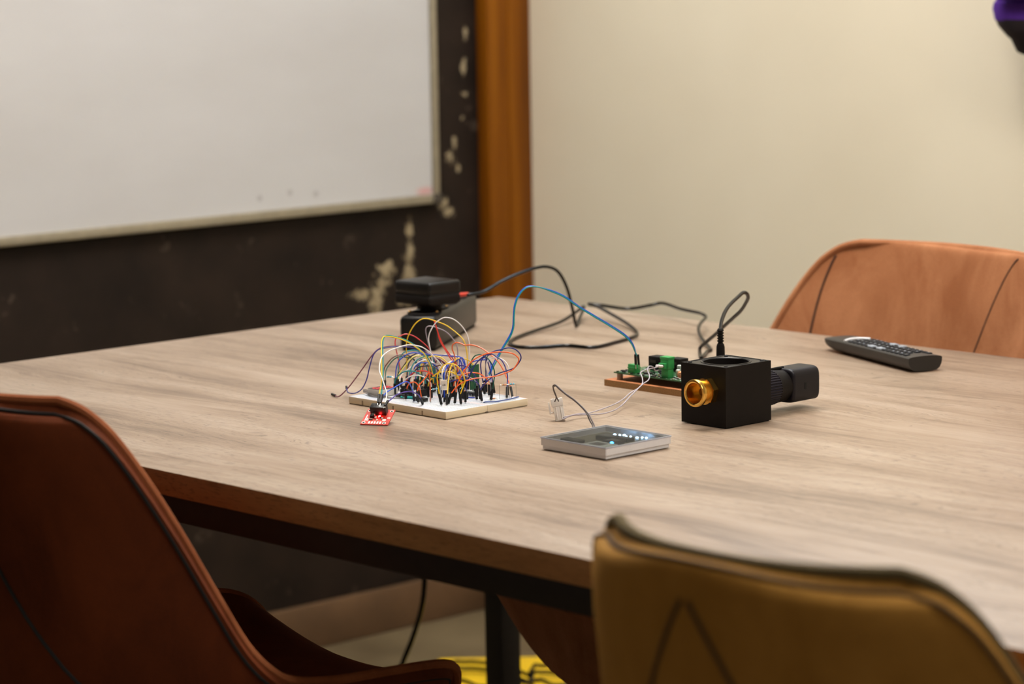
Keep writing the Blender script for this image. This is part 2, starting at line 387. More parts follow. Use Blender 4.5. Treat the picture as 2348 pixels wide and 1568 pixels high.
def build_chair(label, loc, rotz, msuede, mseam, mpipe, ws=1.0, ds=1.0, ts=.05, group='dining chairs around the table'):
    shell = lambda u, v, off=0.0: SHELL(u, v, off, ws, ds)
    ch = thing('dining_chair', label, 'chair', loc, rotz, group)
    us = [-1+2*i/NU for i in range(NU+1)]; vs_ = [j/NV for j in range(NV+1)]
    th = lambda u, v=.8: -.017-.023*(1-u*u)*(1-max(0, (v-.55)/.45)**1.5)
    drop = lambda u, v: Vector((0, 0, -ts*max(0, min(1, (.42-v)/.15))*(1-u*u)))
    inn = MB(); V = [shell(u, v, .010*(1-abs(u)**4)*(1-abs(2*v-1)**12)) for v in vs_ for u in us]
    inn.add(V, [(j*(NU+1)+i, j*(NU+1)+i+1, (j+1)*(NU+1)+i+1, (j+1)*(NU+1)+i) for j in range(NV) for i in range(NU)])
    obj('seat_shell', inn, msuede, ch)
    out = MB(); V = [shell(u, v, th(u, v))+drop(u, v) for v in vs_ for u in us]
    F_ = [(j*(NU+1)+i, (j+1)*(NU+1)+i, (j+1)*(NU+1)+i+1, j*(NU+1)+i+1) for j in range(NV) for i in range(NU)]
    # rim strip joining outer cover to inner cover
    n0 = len(V); bd = [(i,0) for i in range(NU+1)]+[(NU,j) for j in range(1,NV+1)]+[(i,NV) for i in range(NU-1,-1,-1)]+[(0,j) for j in range(NV-1,0,-1)]
    V += [shell(us[i], vs_[j], 0) for i, j in bd]
    nb = len(bd)
    for q in range(nb):
        r = (q+1) % nb; a = bd[q][1]*(NU+1)+bd[q][0]; b = bd[r][1]*(NU+1)+bd[r][0]
        F_.append((a, n0+q, n0+r, b))
    out.add(V, F_); obj('back_cover', out, msuede, ch)
    rim = [shell(us[i], vs_[j], -.002) for i, j in bd]
    obj('piping', MB().tube(rim, .0052, 8, closed=True), mpipe, ch)
    seam = [shell(us[i]*.985, min(.995, max(.005, vs_[j])), -.0168) for i, j in bd]
    obj('edge_seam', MB().tube(seam, .0022, 6, closed=True), mseam, ch)
    # inverted V seam on the back and seams on the inside
    for sgn in (-1, 1):
        pts = [shell(sgn*(.02+.62*(1-q/14)**1.1), .46+.36*q/14, th(sgn*(.02+.62*(1-q/14)**1.1), .46+.36*q/14)-.0003) for q in range(15)]
        obj('back_seam', MB().tube(pts, .0022, 6), mseam, ch)
        pts = [shell(sgn*(.70+.25*q/16), .42+.40*q/16, .0092*(1-(.70+.25*q/16)**4)+.0004) for q in range(17)]
        obj('side_seam', MB().tube(pts, .0016, 6), mseam, ch)
    pts = [shell(.12-.60*q/14, .50+.40*q/14, .0098*(1-(.12-.60*q/14)**4)) for q in range(15)]
    obj('stitched_seam', MB().tube(pts, .0013, 6), mseam, ch)
    mleg = plain('dark_leg_metal', (28,24,22), .45, .7)
    obj('seat_plate', MB().rbox((-.13,-.13,.372),(.13,.13,.40), .006, 2), mleg, ch)
    for sx in (-1, 1):
        for sy in (-1, 1):
            obj('leg', MB().tube([(sx*.21, sy*.21, 0), (sx*.16, sy*.16, .2), (sx*.11, sy*.11, .375)], [.010,.012,.014], 10), mleg, ch)
    return ch
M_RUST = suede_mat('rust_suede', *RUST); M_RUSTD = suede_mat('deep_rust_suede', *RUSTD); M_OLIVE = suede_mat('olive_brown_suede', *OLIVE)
M_SEAM = plain('dark_seam_thread', (44,22,12), .8); M_SEAMB = plain('black_seam_thread', (18,14,12), .8)
M_PIPE = suede_mat('rust_piping', (122,66,36), (158,94,58)); M_PIPEO = suede_mat('olive_piping', (70,58,34), (100,88,58))
build_chair('rust suede chair pulled up behind the remote, against the cream wall', FARCH[0], math.radians(FARCH[1]), M_RUST, M_SEAM, M_RUST, FARCH[2], 1.95, .095)
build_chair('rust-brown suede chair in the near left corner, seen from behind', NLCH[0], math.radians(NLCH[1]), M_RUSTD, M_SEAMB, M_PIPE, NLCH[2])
build_chair('dark olive-brown chair in the near right, its curved back towards the viewer', NRCH[0], math.radians(NRCH[1]), M_OLIVE, plain('brown_seam_thread', (66,46,20), .8), M_PIPEO, NRCH[2])

# ------------------------------------------------------------------ things under the table
mat_ = thing('floor_mat', 'bright yellow floor mat lying under the table by the corner leg', 'mat', (-.270, .305, 0), math.radians(47))
ym = MB().rbox((-.16,-.20,0),(.16,.20,.014), .006, 3)
obj('pad', ym, plain('yellow_vinyl', (240,196,30), .5, var=.04, scale=20), mat_)
obj('edge_binding', MB().tube([(-.158,-.198,.007),(.158,-.198,.007),(.158,.198,.007),(-.158,.198,.007)], .0065, 8, True), plain('yellow_binding', (214,168,24), .6), mat_)
M_CABLE = plain('black_cable_pvc', (8,7,7), .26, spec=.32)
for q, (cx, cy, r1, r2, lab) in enumerate([(-.32, .255, .085, .06, 'black cable coiled on the yellow mat, the loop beside the table leg'), (-.225, .335, .06, .045, 'black cable loop on the yellow mat, behind the table leg')]):
    pts = [(cx+(r1+.008*math.sin(3*a))*math.cos(a), cy+(r2+.006*math.cos(2*a))*math.sin(a), .019+.004*(k % 5 == 0)+.0006*k) for k, a in enumerate([2*math.pi*j/20 for j in range(34)])]
    tag(obj('coiled_cable', MB().tube(spline(pts, 3), .0035, 8), M_CABLE), lab, 'cable')

# ------------------------------------------------------------------ courses of the wires (millimetres from the far table corner)
WIRES = [
  ('yellow', 'tall yellow jumper wire arching highest over the breadboard beside the white one', [(626.9, -735.7, 9.7), (626.6, -734.7, 34.3), (626.4, -734.1, 49.3), (625.9, -734.2, 58.5), (626.2, -733.4, 67.8), (628.1, -730.9, 76.9), (632.8, -725.6, 88.4), (638.5, -719.7, 94.6), (643.7, -715.1, 95.5), (650.9, -709.3, 93.1), (662.9, -700.2, 87.2), (673.6, -693.1, 78.1), (680.7, -688.9, 70.2), (684.7, -688.1, 61.3), (687.8, -688.9, 50.1), (692.5, -693.1, 25.5), (695.3, -695, 9.7)], 0.75) ,
  ('white', 'tall white jumper wire forming the highest arch over the breadboard', [(667.5, -727.2, 9.7), (665.6, -725.8, 24.4), (662.7, -724.2, 44.7), (659.1, -724.3, 60.6), (656, -723.7, 73), (657.5, -720.8, 83.1), (660.8, -715.1, 92.1), (665.7, -708.5, 97.3), (669.4, -704.2, 97.9), (675, -698.5, 95.6), (681.8, -692.5, 88.1), (687.3, -688.5, 77.7), (690.2, -687.5, 66.3), (691.5, -688.3, 54), (691.8, -689.6, 45.9), (691.5, -693.7, 25.5), (692.4, -695.7, 9.7)], 0.75) ,
  ('grey', 'lilac grey jumper wire looping inside the tall white arch', [(656, -708.5, 9.7), (654.1, -708.7, 24.6), (648.2, -711, 48.9), (645.7, -713.3, 59.2), (642.7, -714.9, 71.9), (641.3, -715.2, 81.1), (642.4, -713.5, 85.1), (645.7, -710.3, 85.8), (651.3, -705.3, 83.8), (659.2, -698.7, 79.2), (665.8, -694, 71.7), (671.1, -691.2, 62.6), (673.4, -691.3, 53.6), (674.3, -693.1, 44.6), (676.6, -696.5, 24.3), (678.6, -698.6, 9.7)], 0.75) ,
  ('red', 'red jumper wire rising steeply beneath the tall yellow arch', [(694.9, -695.7, 9.7), (691.9, -694, 26.8), (689.6, -694.8, 32.4), (684.9, -698.3, 36), (677.5, -703.6, 44), (670.4, -707.8, 56.3), (663, -710.9, 68.8), (659, -712.2, 82.4), (655.2, -713.2, 93.1), (656.6, -712.2, 89.1), (661.1, -709.4, 72), (666.5, -705.4, 59.1), (673.5, -699.3, 46.2), (677.5, -696.2, 35), (679.7, -695.4, 24.5), (680.9, -696.1, 9.7)], 0.75) ,
  ('pink', 'pinkish red jumper wire arching low in front of the power strip', [(632.3, -748.1, 9.7), (629.1, -745.6, 23), (622.5, -743.9, 43), (617.8, -743, 54.2), (614.8, -742.7, 64.2), (614.2, -740.4, 70.9), (616.9, -735, 74), (620.8, -729.2, 75.7), (626.2, -721.8, 72.9), (631.8, -714.7, 66.2), (636.8, -708.6, 58.4), (641.1, -703.4, 47.2), (644.6, -699.4, 28.4), (645, -698.7, 9.7)], 0.75) ,
  ('orange', 'orange jumper wire with a wavy top ending at the back right of the breadboard', [(680.6, -695.1, 9.7), (683.5, -700.2, 28), (685.9, -708.7, 54.4), (685.9, -711.6, 60.5), (687.7, -712.3, 66.5), (692.4, -710.2, 69.6), (698.3, -707.9, 68.8), (703.2, -706.3, 67.1), (712.5, -702.4, 67.5), (723.3, -698.6, 64.9), (736.4, -695.4, 57.8), (747.3, -693.3, 50.6), (756.9, -693.3, 41.3), (765.5, -694.6, 30.9), (772.7, -695.8, 22.1), (780.3, -699.7, 9.7)], 0.75) ,
  ('navy', 'dark blue jumper wire in the widest loop at the right of the breadboard', [(777.4, -747.2, 9.7), (775.2, -747.6, 22.2), (775.5, -746.8, 25.6), (777.7, -743.7, 30.6), (781.8, -738.4, 36.9), (786.4, -732, 41.8), (791.1, -727.7, 44.7), (795.8, -722.6, 46.6), (800.9, -716, 49.5), (804.4, -712.6, 54.4), (806.4, -709.6, 60.3), (805.7, -709.5, 65.3), (802.7, -712, 70.3), (798.9, -715.9, 73.2), (794.6, -720.7, 73.8), (790.1, -726.1, 72), (785.1, -732.5, 70.4), (780.5, -738.5, 67.1), (776, -744.7, 62.9), (772.6, -749.8, 57.6), (770.6, -753.5, 52.2), (769, -757, 45.4), (768.2, -759.8, 38.6), (767.6, -762.1, 32.2), (767.8, -764.9, 20), (768.6, -766, 9.7)], 0.75) ,
  ('orange', 'orange jumper wire doubling back in a wide loop at the right of the breadboard', [(761.8, -788, 9.7), (763.1, -784.5, 22.4), (765.8, -780, 28.7), (768.9, -775.4, 33.5), (773.2, -769.7, 37.3), (779.5, -761, 40), (786.1, -754.5, 40.8), (792.6, -746.9, 41.6), (799.1, -739.3, 43.3), (805.4, -731.5, 46.6), (809.4, -726.3, 49.4), (811.4, -723.3, 53.3), (813.1, -720.1, 58.6), (813, -719.2, 62.5), (810, -720.6, 66), (806.9, -724.2, 68.8), (800.8, -730, 70.4), (793.8, -737.2, 70.5), (788.7, -742.6, 69.6), (783.6, -748.1, 68), (778.7, -753.8, 64.7), (773.9, -759.7, 59.8), (770.6, -764.3, 53.5), (767.7, -768.5, 46.6), (765.5, -772.1, 39.3), (764.3, -774.6, 32.9), (763.9, -776.8, 22.5), (763.7, -779.3, 9.7)], 0.75) ,
  ('yellow', 'yellow jumper wire in a round arch over the white taped clip', [(760.7, -797, 9.7), (758.4, -797.7, 19), (756.4, -797.7, 28.8), (754.1, -797.6, 38.6), (753.7, -796.1, 46.5), (754.9, -792, 53.3), (757.7, -788.7, 57.6), (760.9, -784.9, 58.9), (764.6, -780.8, 58.3), (768.4, -777, 55.3), (771.9, -774.3, 49.2), (774.2, -772.8, 42.8), (774.9, -772, 36.8), (774.2, -774.8, 30.4), (773.2, -776.7, 25.5), (772, -777.7, 21.1), (774.3, -778.1, 9.7)], 0.75) ,
  ('green', 'dark green jumper wire arched at the right half of the breadboard', [(763.7, -742.8, 9.7), (761.1, -743.2, 25.2), (759.3, -743.7, 34.3), (757, -744.7, 44.3), (755.8, -744.8, 51.8), (756.5, -743.2, 58.3), (758, -739.9, 62.7), (761.7, -736.9, 64.4), (764.5, -734.1, 64.1), (768.4, -730.9, 61.6), (772.1, -728.3, 56.6), (775.2, -726.6, 50.6), (777.5, -726.1, 43.6), (778.1, -727.2, 36.7), (778.3, -730, 25.4), (778.5, -734, 9.7)], 0.75) ,
  ('blue', 'short mid-blue jumper wire bridging behind the green circuit module', [(698.8, -698.9, 9.7), (700.8, -699.7, 21.4), (704, -700.2, 40.6), (707, -698.6, 45.3), (713, -695.1, 47.6), (720, -691.6, 48.8), (725.2, -688.7, 48.7), (729.4, -687.8, 44.6), (733.1, -690.8, 35), (736.1, -694.5, 25.5), (742.4, -699.3, 9.7)], 0.75) ,
  ('navy', 'dark blue jumper wire dropping almost straight down behind the loops', [(744.2, -696.1, 9.7), (741.2, -697, 29.4), (736.9, -699.5, 48.8), (734.7, -701.5, 53.9), (732.5, -704.3, 53), (732, -706.8, 47.1), (733.3, -707.8, 39.1), (735.3, -708.1, 31.1), (737.5, -708.2, 23.7), (740.8, -708.9, 9.7)], 0.75) ,
  ('navy', 'dark blue jumper wire ending beside the orange plug at the back right', [(729.5, -695.7, 9.7), (731.8, -698.2, 23.4), (735.5, -701.7, 44.8), (738, -701.9, 55.4), (744.4, -699.2, 59.2), (750.2, -697.1, 56), (756.6, -695.5, 52.8), (762.2, -695.3, 46.7), (766.9, -696.5, 39.6), (770.2, -698, 32.6), (773.3, -702, 25.1), (779.3, -708.7, 9.7)], 0.75) ,
  ('white', 'white jumper wire in a low arch at the back right of the breadboard', [(742.7, -698.9, 9.7), (742.3, -699.7, 20.6), (741.5, -700.8, 26.8), (739.7, -703.1, 36.1), (738.9, -704.2, 44.4), (740.2, -703.1, 50.5), (744, -699.7, 54.1), (748.1, -696.5, 54.7), (752.2, -693.5, 53.9), (757.1, -690.5, 50.7), (761.2, -688.9, 45.3), (763.3, -689.2, 39.9), (764.4, -691.1, 33.1), (765.6, -693.1, 26.3), (769, -697, 9.7)], 0.75) ,
  ('orange', 'orange jumper wire drooping over the front edge of the breadboard', [(696.8, -798, 9.7), (697.1, -797.9, 21.3), (697.8, -797.2, 23.6), (698.8, -796.2, 27.2), (700.8, -794.3, 30.3), (703.6, -791, 31.5), (706.9, -789.6, 30.4), (709.6, -788.4, 26.9), (711.9, -788.2, 22.1), (714.3, -788.7, 15.2), (716.8, -789.4, 7.4), (720.4, -789.2, -0.4), (724.2, -787.9, -6.3), (725.5, -786.6, -1), (726.6, -785.6, 4.8), (727.1, -785.2, 13.9), (727.2, -785.3, 25.2), (727.2, -785.5, 36.5), (726.6, -786.2, 44.7), (725.5, -789.6, 40.4), (723.8, -794.2, 34.9), (722.3, -797.7, 31.2), (721.9, -800.4, 26.5), (723.1, -802.3, 19.6), (726.1, -803.4, 9.7)], 0.75) ,
  ('teal', 'teal jumper wire in a round arch at the middle of the breadboard', [(651.2, -754.5, 9.7), (647.7, -750.3, 22.7), (646.2, -748.1, 29.2), (645.7, -745.2, 34.6), (645.6, -741.2, 41.1), (646.8, -735, 46.4), (649.1, -730.2, 49), (651.7, -724.9, 51.1), (654.1, -720.9, 49), (655.8, -717, 46.4), (656.7, -715.9, 39.2), (656.4, -714.4, 27.4), (655.1, -713, 9.7)], 0.75) ,
  ('green', 'dark green jumper wire arched at the left rear of the breadboard', [(627.2, -772.3, 9.7), (622.7, -766.8, 23.3), (620.9, -764.7, 28.6), (619.2, -761.6, 35), (619.1, -755, 41.9), (620.6, -748.9, 47), (622.9, -742.5, 49.2), (625.8, -735.9, 48), (628.1, -731.1, 46.9), (630.9, -725.2, 43.6), (633.1, -719.7, 35), (633.2, -716, 26.6), (631.4, -714.3, 9.7)], 0.75) ,
  ('blue', 'mid-blue jumper wire spanning the whole rear of the breadboard', [(626.8, -753.8, 9.7), (625.9, -753, 21.9), (625.8, -752.4, 27.7), (625.9, -751.1, 36.2), (627, -747.7, 44.7), (632.1, -742.7, 50.9), (635.9, -738.4, 53.7), (640.8, -733.5, 54.8), (646.7, -728, 53.6), (655, -720.2, 52.3), (661.3, -714.2, 51.7), (667.5, -708.3, 51), (675.8, -700.4, 49.8), (682.1, -694.6, 48.5), (686.5, -692.6, 39.5), (688.1, -692.7, 32.7), (691.5, -695.6, 9.7)], 0.75) ,
  ('brown', 'brown jumper wire arched at the left rear of the breadboard', [(627, -774.4, 9.7), (621.1, -769.2, 24.5), (617.6, -764, 35.7), (617.3, -758, 42.1), (618.4, -752.3, 47.2), (620.2, -746.1, 50.5), (622.2, -740.9, 51.2), (624.8, -734.9, 50.2), (627.3, -729.5, 48.4), (629.6, -724, 42.2), (629.7, -719, 30.1), (626.7, -717.1, 9.7)], 0.75) ,
  ('lemon', 'pale yellow jumper wire slanting up at the left of the breadboard', [(636, -757.3, 9.7), (632.9, -754.5, 21.7), (631.4, -751.9, 28.8), (632.6, -745.1, 36.8), (634.3, -738.8, 43.2), (635.7, -733.8, 47.9), (638.2, -728.3, 49.9), (641.1, -723.3, 49), (643.9, -718.9, 45.9), (645.7, -715.4, 36.9), (645.8, -713.5, 25.1), (644.8, -712.3, 9.7)], 0.75) ,
  ('white', 'white jumper wire rising diagonally at the left of the breadboard', [(644.1, -755.9, 9.7), (634.9, -754.4, 20.7), (632.9, -748.6, 28.5), (634.3, -737.6, 34.9), (634.5, -729.9, 40), (633.6, -720.5, 50.3), (634.6, -715.4, 42.8), (633.5, -710.9, 30.5), (628.9, -706.7, 9.7)], 0.75) ,
  ('teal', 'teal jumper wire in the rearmost low arch of the breadboard', [(626.3, -749.6, 9.7), (620.8, -744.3, 26.2), (616.1, -737.5, 43.6), (615.9, -732.5, 50.5), (617.3, -728.3, 53.1), (620.3, -721.7, 54.4), (623.5, -715.3, 53.7), (625.7, -711.2, 51), (628.2, -706.5, 48.2), (630, -701.6, 36.7), (629.7, -699.3, 24.7), (628.2, -697.6, 9.7)], 0.75) ,
  ('yellow', 'yellow jumper wire behind the small upright capacitor', [(661, -740.4, 9.7), (659.4, -741.6, 26.3), (659.7, -739.8, 41.2), (661.8, -736, 47), (665.8, -732.8, 51.3), (669.5, -729.1, 52.7), (673.7, -725.3, 52.4), (678.2, -721.7, 50.1), (682.5, -718.8, 45.6), (687.4, -715.7, 39.4), (692.8, -713.2, 29.8), (695, -712.4, 21), (699, -713.2, 9.7)], 0.75) ,
  ('white', 'white jumper wire in a half-round arch beside the drooping orange loop', [(665, -761.3, 9.7), (662.7, -758.9, 24.1), (661.7, -756, 32), (661.6, -754.4, 40.7), (663.8, -750.1, 45.6), (666.6, -745.7, 48.3), (669.7, -741.6, 49.3), (673.7, -736.8, 47.4), (677.8, -732.2, 43.8), (681.6, -728.1, 39.7), (686, -723.9, 30.4), (689.3, -720.9, 22.3), (691.2, -719.9, 9.7)], 0.75) ,
  ('grey', 'grey jumper wire in the lowest arch at the centre of the breadboard', [(689.4, -749.6, 9.7), (681.3, -747, 24.7), (674.7, -748.8, 33.3), (672.3, -746.4, 40.9), (673.1, -742.5, 44.5), (675, -738, 45.9), (677.8, -732.9, 44.4), (680.5, -727.9, 40.1), (683.2, -722.8, 34), (684.4, -719.5, 25.1), (684.1, -716.6, 9.7)], 0.75) ,
  ('black', 'black jumper wire arching over the left half of the breadboard', [(626.2, -749.5, 9.7), (623.3, -747.4, 20), (622.3, -745.6, 27.1), (625.2, -735.5, 40.2), (626, -730.1, 46.7), (629.7, -724.7, 50.4), (632, -719.1, 52.1), (636.3, -714.3, 51), (639.6, -709.7, 47.9), (642.7, -705.8, 39), (643.9, -704.1, 26.1), (643.7, -703.6, 9.7)], 0.75) ,
  ('white', 'white jumper wire in a short arch at the rear centre of the breadboard', [(640.8, -696.4, 9.7), (642.2, -698.1, 22.9), (645.6, -699.1, 42), (647.9, -697.9, 46.2), (652.6, -695, 48.7), (658.3, -691.7, 49.5), (664.2, -688.5, 48.7), (668.5, -686, 45.8), (673.3, -687.7, 37.6), (678.3, -690.1, 26.8), (684.6, -695.5, 9.7)], 0.75) ,
  ('yellow', 'yellow jumper wire beside the upright green circuit module', [(699.7, -731.4, 9.7), (696, -729.3, 22), (695, -724, 37.3), (696.7, -720.8, 46.1), (698.5, -716, 50.4), (701.5, -712.8, 51.3), (704.6, -708.7, 50.6), (708.2, -704.4, 48.2), (710.9, -701.5, 44.1), (712.1, -700.4, 39.5), (712.5, -700.8, 24.6), (712.5, -701.5, 9.7)], 0.75) ,
  ('grey', 'grey jumper wire behind the round yellow arch', [(669.4, -695.7, 9.7), (669.5, -696.2, 25.4), (670.4, -695.8, 38.3), (673.1, -693.5, 44.1), (676.8, -690.6, 44.1), (679.9, -689.7, 39.7), (681.9, -690.1, 34.1), (684.1, -691.5, 26.4), (687.9, -695.4, 9.7)], 0.75) ,
  ('blue', 'blue jumper wire slanting up to the black clip behind the white taped clip', [(681.6, -723.5, 9.7), (677, -719.1, 26.7), (677.4, -715.2, 36), (679.9, -708.9, 41.9), (682, -703.1, 44), (684.8, -699.3, 47.6), (686.1, -697.5, 41.2), (686.7, -696.2, 28.3), (686.4, -695.6, 9.7)], 0.75) ,
  ('teal', 'teal jumper wire standing upright behind the drooping orange loop', [(647.7, -738.6, 9.7), (644, -735.1, 19.4), (642.8, -729, 32.4), (641.1, -725.8, 40), (641.7, -722.4, 43.7), (643.3, -719.4, 39.5), (644.5, -716.1, 29.9), (643.1, -713.8, 9.7)], 0.75) ,
  ('purple', 'purple jumper wire standing upright behind the drooping orange loop', [(648.7, -742.5, 9.7), (644.9, -738.1, 19.8), (641.6, -730.7, 32.5), (639.3, -726.5, 40.5), (639.2, -722.5, 44.7), (640.8, -718.6, 41.5), (643.3, -711.8, 33), (643, -709.5, 26.7), (640.6, -706.3, 9.7)], 0.75) ,
  ('orange', 'dull orange jumper wire at the centre of the breadboard', [(654, -723.5, 9.7), (649.2, -718.1, 22.5), (644.8, -714.8, 32.1), (640.1, -712.7, 40.7), (637.7, -712.8, 43.4), (635.1, -713.6, 38.6), (631.5, -713.9, 28.4), (627.2, -712.2, 9.7)], 0.75) ,
  ('navy', 'dark blue jumper wire at the centre of the breadboard', [(644.6, -702.9, 9.7), (644.3, -703.1, 20.2), (643.9, -703.5, 34.2), (643.8, -703.6, 41.2), (641.2, -706.6, 47.1), (633.8, -716.8, 49.3), (628.7, -724.7, 46.8), (626.4, -730.5, 40.3), (626.6, -733.6, 32.5), (628.5, -735.9, 22.5), (630.7, -738.9, 9.7)], 0.75) ,
  ('maroon', 'dark maroon jumper wire sloping to the middle of the breadboard', [(648.3, -709.3, 9.7), (647.5, -707.4, 24.5), (647.6, -703.9, 42.8), (649.9, -701.3, 43.9), (653.1, -698.8, 40.4), (657.7, -695.4, 34.1), (660.2, -694.7, 25.5), (662.6, -695.8, 9.7)], 0.75) ,
  ('yellow', 'yellow jumper wire crossing beneath the round yellow arch', [(763.3, -791.7, 9.7), (757.7, -784.6, 24.3), (753.3, -779.3, 35.4), (749.4, -773.6, 46.4), (747.8, -768.5, 53.7), (748.5, -765.8, 54.5), (748, -761.7, 42.8), (748.7, -757.1, 34.3), (749.3, -755, 31.5), (748, -752.2, 23.5), (746.4, -749.6, 9.7)], 0.75) ,
  ('blue', 'mid-blue jumper wire standing beside the green circuit module', [(707.8, -720.8, 9.7), (704.4, -720.1, 23.2), (703, -718.6, 33.2), (706.3, -713.1, 38.6), (707.8, -710.3, 42), (705.3, -710.5, 50), (702.8, -712.4, 52.1), (701.5, -714.1, 48), (702.5, -714.6, 34.8), (704, -714.3, 22.5), (704.9, -714.8, 9.7)], 0.75) ,
  ('yellow', 'yellow jumper wire twisted with a teal one rising from the red sensor board', [(752.1, -889.4, 23), (745.5, -881.7, 31.3), (733.9, -867, 46.1), (717.7, -852.8, 64.9), (700.9, -838.2, 83), (697.2, -832.1, 89.7), (697.1, -825.4, 90.3), (697.5, -810.4, 86.7), (697.8, -796.1, 81.1), (697.7, -781.4, 72.6), (696.9, -768, 63.2), (695.4, -761.2, 55), (691.8, -751.6, 41.6), (685.9, -743.7, 26.3), (678.3, -736.7, 9.7)], 0.75) ,
  ('teal', 'teal jumper wire twisted with a yellow one rising from the red sensor board', [(756.9, -889.6, 23), (749.5, -881.2, 31.6), (736.6, -867.5, 46.3), (719.3, -851.8, 64.9), (701.6, -836.4, 83.8), (696.8, -829.5, 90.3), (696.5, -823.8, 91.1), (696.4, -809.5, 87.6), (696.3, -794.7, 82.1), (695.6, -779.5, 73.6), (694.3, -766.7, 64.1), (692.7, -757.3, 55.5), (689.2, -747.7, 43.1), (681.7, -737.8, 25.2), (674.3, -730.8, 9.7)], 0.75) ,
  ('white', 'white jumper wire curving up from the red sensor board', [(764.1, -887.7, 23), (760.3, -883.7, 27.6), (755.1, -877.9, 34), (746, -873.3, 41.4), (737.7, -869.5, 48.9), (728, -865.3, 56.4), (720.9, -857.7, 65.8), (717.7, -851.6, 70.9), (716.1, -842.9, 74.8), (715.4, -832, 77.4), (714.9, -814, 79.6), (715.2, -802.4, 78.9), (715.7, -788.2, 75.3), (715.5, -776.3, 68.3), (714.7, -766.8, 60.4), (713.1, -753.7, 48.5), (710.6, -744.2, 36.9), (707.8, -731.5, 22.5), (703.2, -724.7, 9.7)], 0.75) ,
  ('blue', 'bright blue jumper wire from the red sensor board to the second plug row', [(747.2, -880.7, 23), (742, -873.9, 27.3), (737.2, -862.1, 31.6), (733.1, -848.1, 34.3), (729.8, -836.4, 36.6), (727.5, -827, 38), (726.2, -821.6, 38), (725.1, -816.5, 35.5), (722.6, -811.6, 30.6), (718.7, -805.4, 23.6), (709.6, -796.1, 9.7)], 0.75) ,
  ('purple', 'dark violet jumper wire from the red sensor board in the lowest arc', [(775, -898.6, 23), (770.7, -891.6, 25.8), (765.7, -880, 28.6), (760.6, -868.5, 30.9), (756.2, -855.4, 31.9), (752.6, -842, 31.3), (749.2, -830.8, 28.6), (746.3, -821.3, 24.4), (744.8, -817.7, 22), (736.3, -805.3, 9.7)], 0.75) ,
  ('maroon', 'plum jumper wire with its loose plug lying on the table beside the breadboard', [(555.2, -797.5, 2), (578.1, -806, 2), (581.4, -801.2, 5.6), (586.5, -792.3, 16.1), (593.1, -779.3, 34), (599, -766.6, 51.6), (604.2, -759.4, 59.3), (610.6, -751.3, 61.3), (617.9, -742.4, 61.8), (625.4, -733.7, 60.2), (632, -725.1, 58.2), (640.7, -716.8, 53.3), (648.6, -708.5, 47.3), (658.1, -698.7, 39), (662.5, -695.3, 27.4), (664.2, -695.8, 9.7)], 0.75) ,
  ('navy', 'navy jumper wire with its loose plug resting at the corner of the breadboard', [(572, -787.5, 12), (604.1, -811.5, 11), (608.1, -804.7, 9.4), (611.4, -796, 13.5), (612.6, -788.7, 24.1), (611.1, -782.5, 37.1), (609.7, -774.8, 52.3), (611.7, -767.3, 59.7), (617.1, -756.8, 61.6), (622.8, -746.5, 62.2), (632.1, -730.4, 60.1), (639.3, -718.5, 55.5), (644.1, -710.7, 49.3), (649.6, -701.8, 43.2), (651.7, -697.9, 33.6), (651.3, -695, 9.7)], 0.75) ,
  ('blue', 'long blue wire twisted with a teal one, arching to the green terminal block', [(720.6, -695.4, 9.7), (719.7, -689.6, 22.1), (720.8, -681, 33.7), (721.9, -673.4, 46.7), (723.7, -663.5, 60), (726.2, -652.4, 75.2), (726.1, -646.8, 85.7), (723.4, -642.9, 98.9), (721.3, -638.9, 110.8), (721.2, -633.4, 121.3), (723.4, -625.9, 129.7), (727.4, -618.2, 133.3), (734.1, -607.5, 131), (741.9, -595, 126.6), (751.3, -582.2, 119.1), (761.6, -567.4, 105.9), (773.5, -550.3, 92.6), (785.4, -533.1, 79.3), (795.1, -519.4, 67.4), (799.9, -512.6, 56.9), (801.4, -509, 46.9), (801.7, -509.2, 40.6), (801.5, -508.4, 28.5)], 0.85) ,
  ('teal', 'long teal wire twisted with a blue one, arching to the green terminal block', [(722.3, -695.1, 9.7), (721.7, -689.1, 22.2), (722.9, -681.2, 33.9), (723.9, -672, 46.8), (725.7, -663.1, 60.7), (728.1, -652.8, 74.3), (727.9, -647.1, 85.3), (725, -643.2, 98.8), (723.1, -639.2, 110.5), (723, -633.8, 120.8), (725.1, -626.7, 129.1), (728.9, -619.2, 132.6), (735.5, -608.8, 131.3), (743.3, -597.3, 125.9), (752.6, -583.8, 118.2), (762.7, -569.3, 105.1), (774.7, -552.3, 91.6), (786.6, -535.2, 78.3), (796.1, -521.8, 66.5), (800.8, -515.1, 56.6), (803, -510.6, 45.8), (805.5, -508.1, 38), (805.7, -507.3, 28.5)], 0.85) ,
]
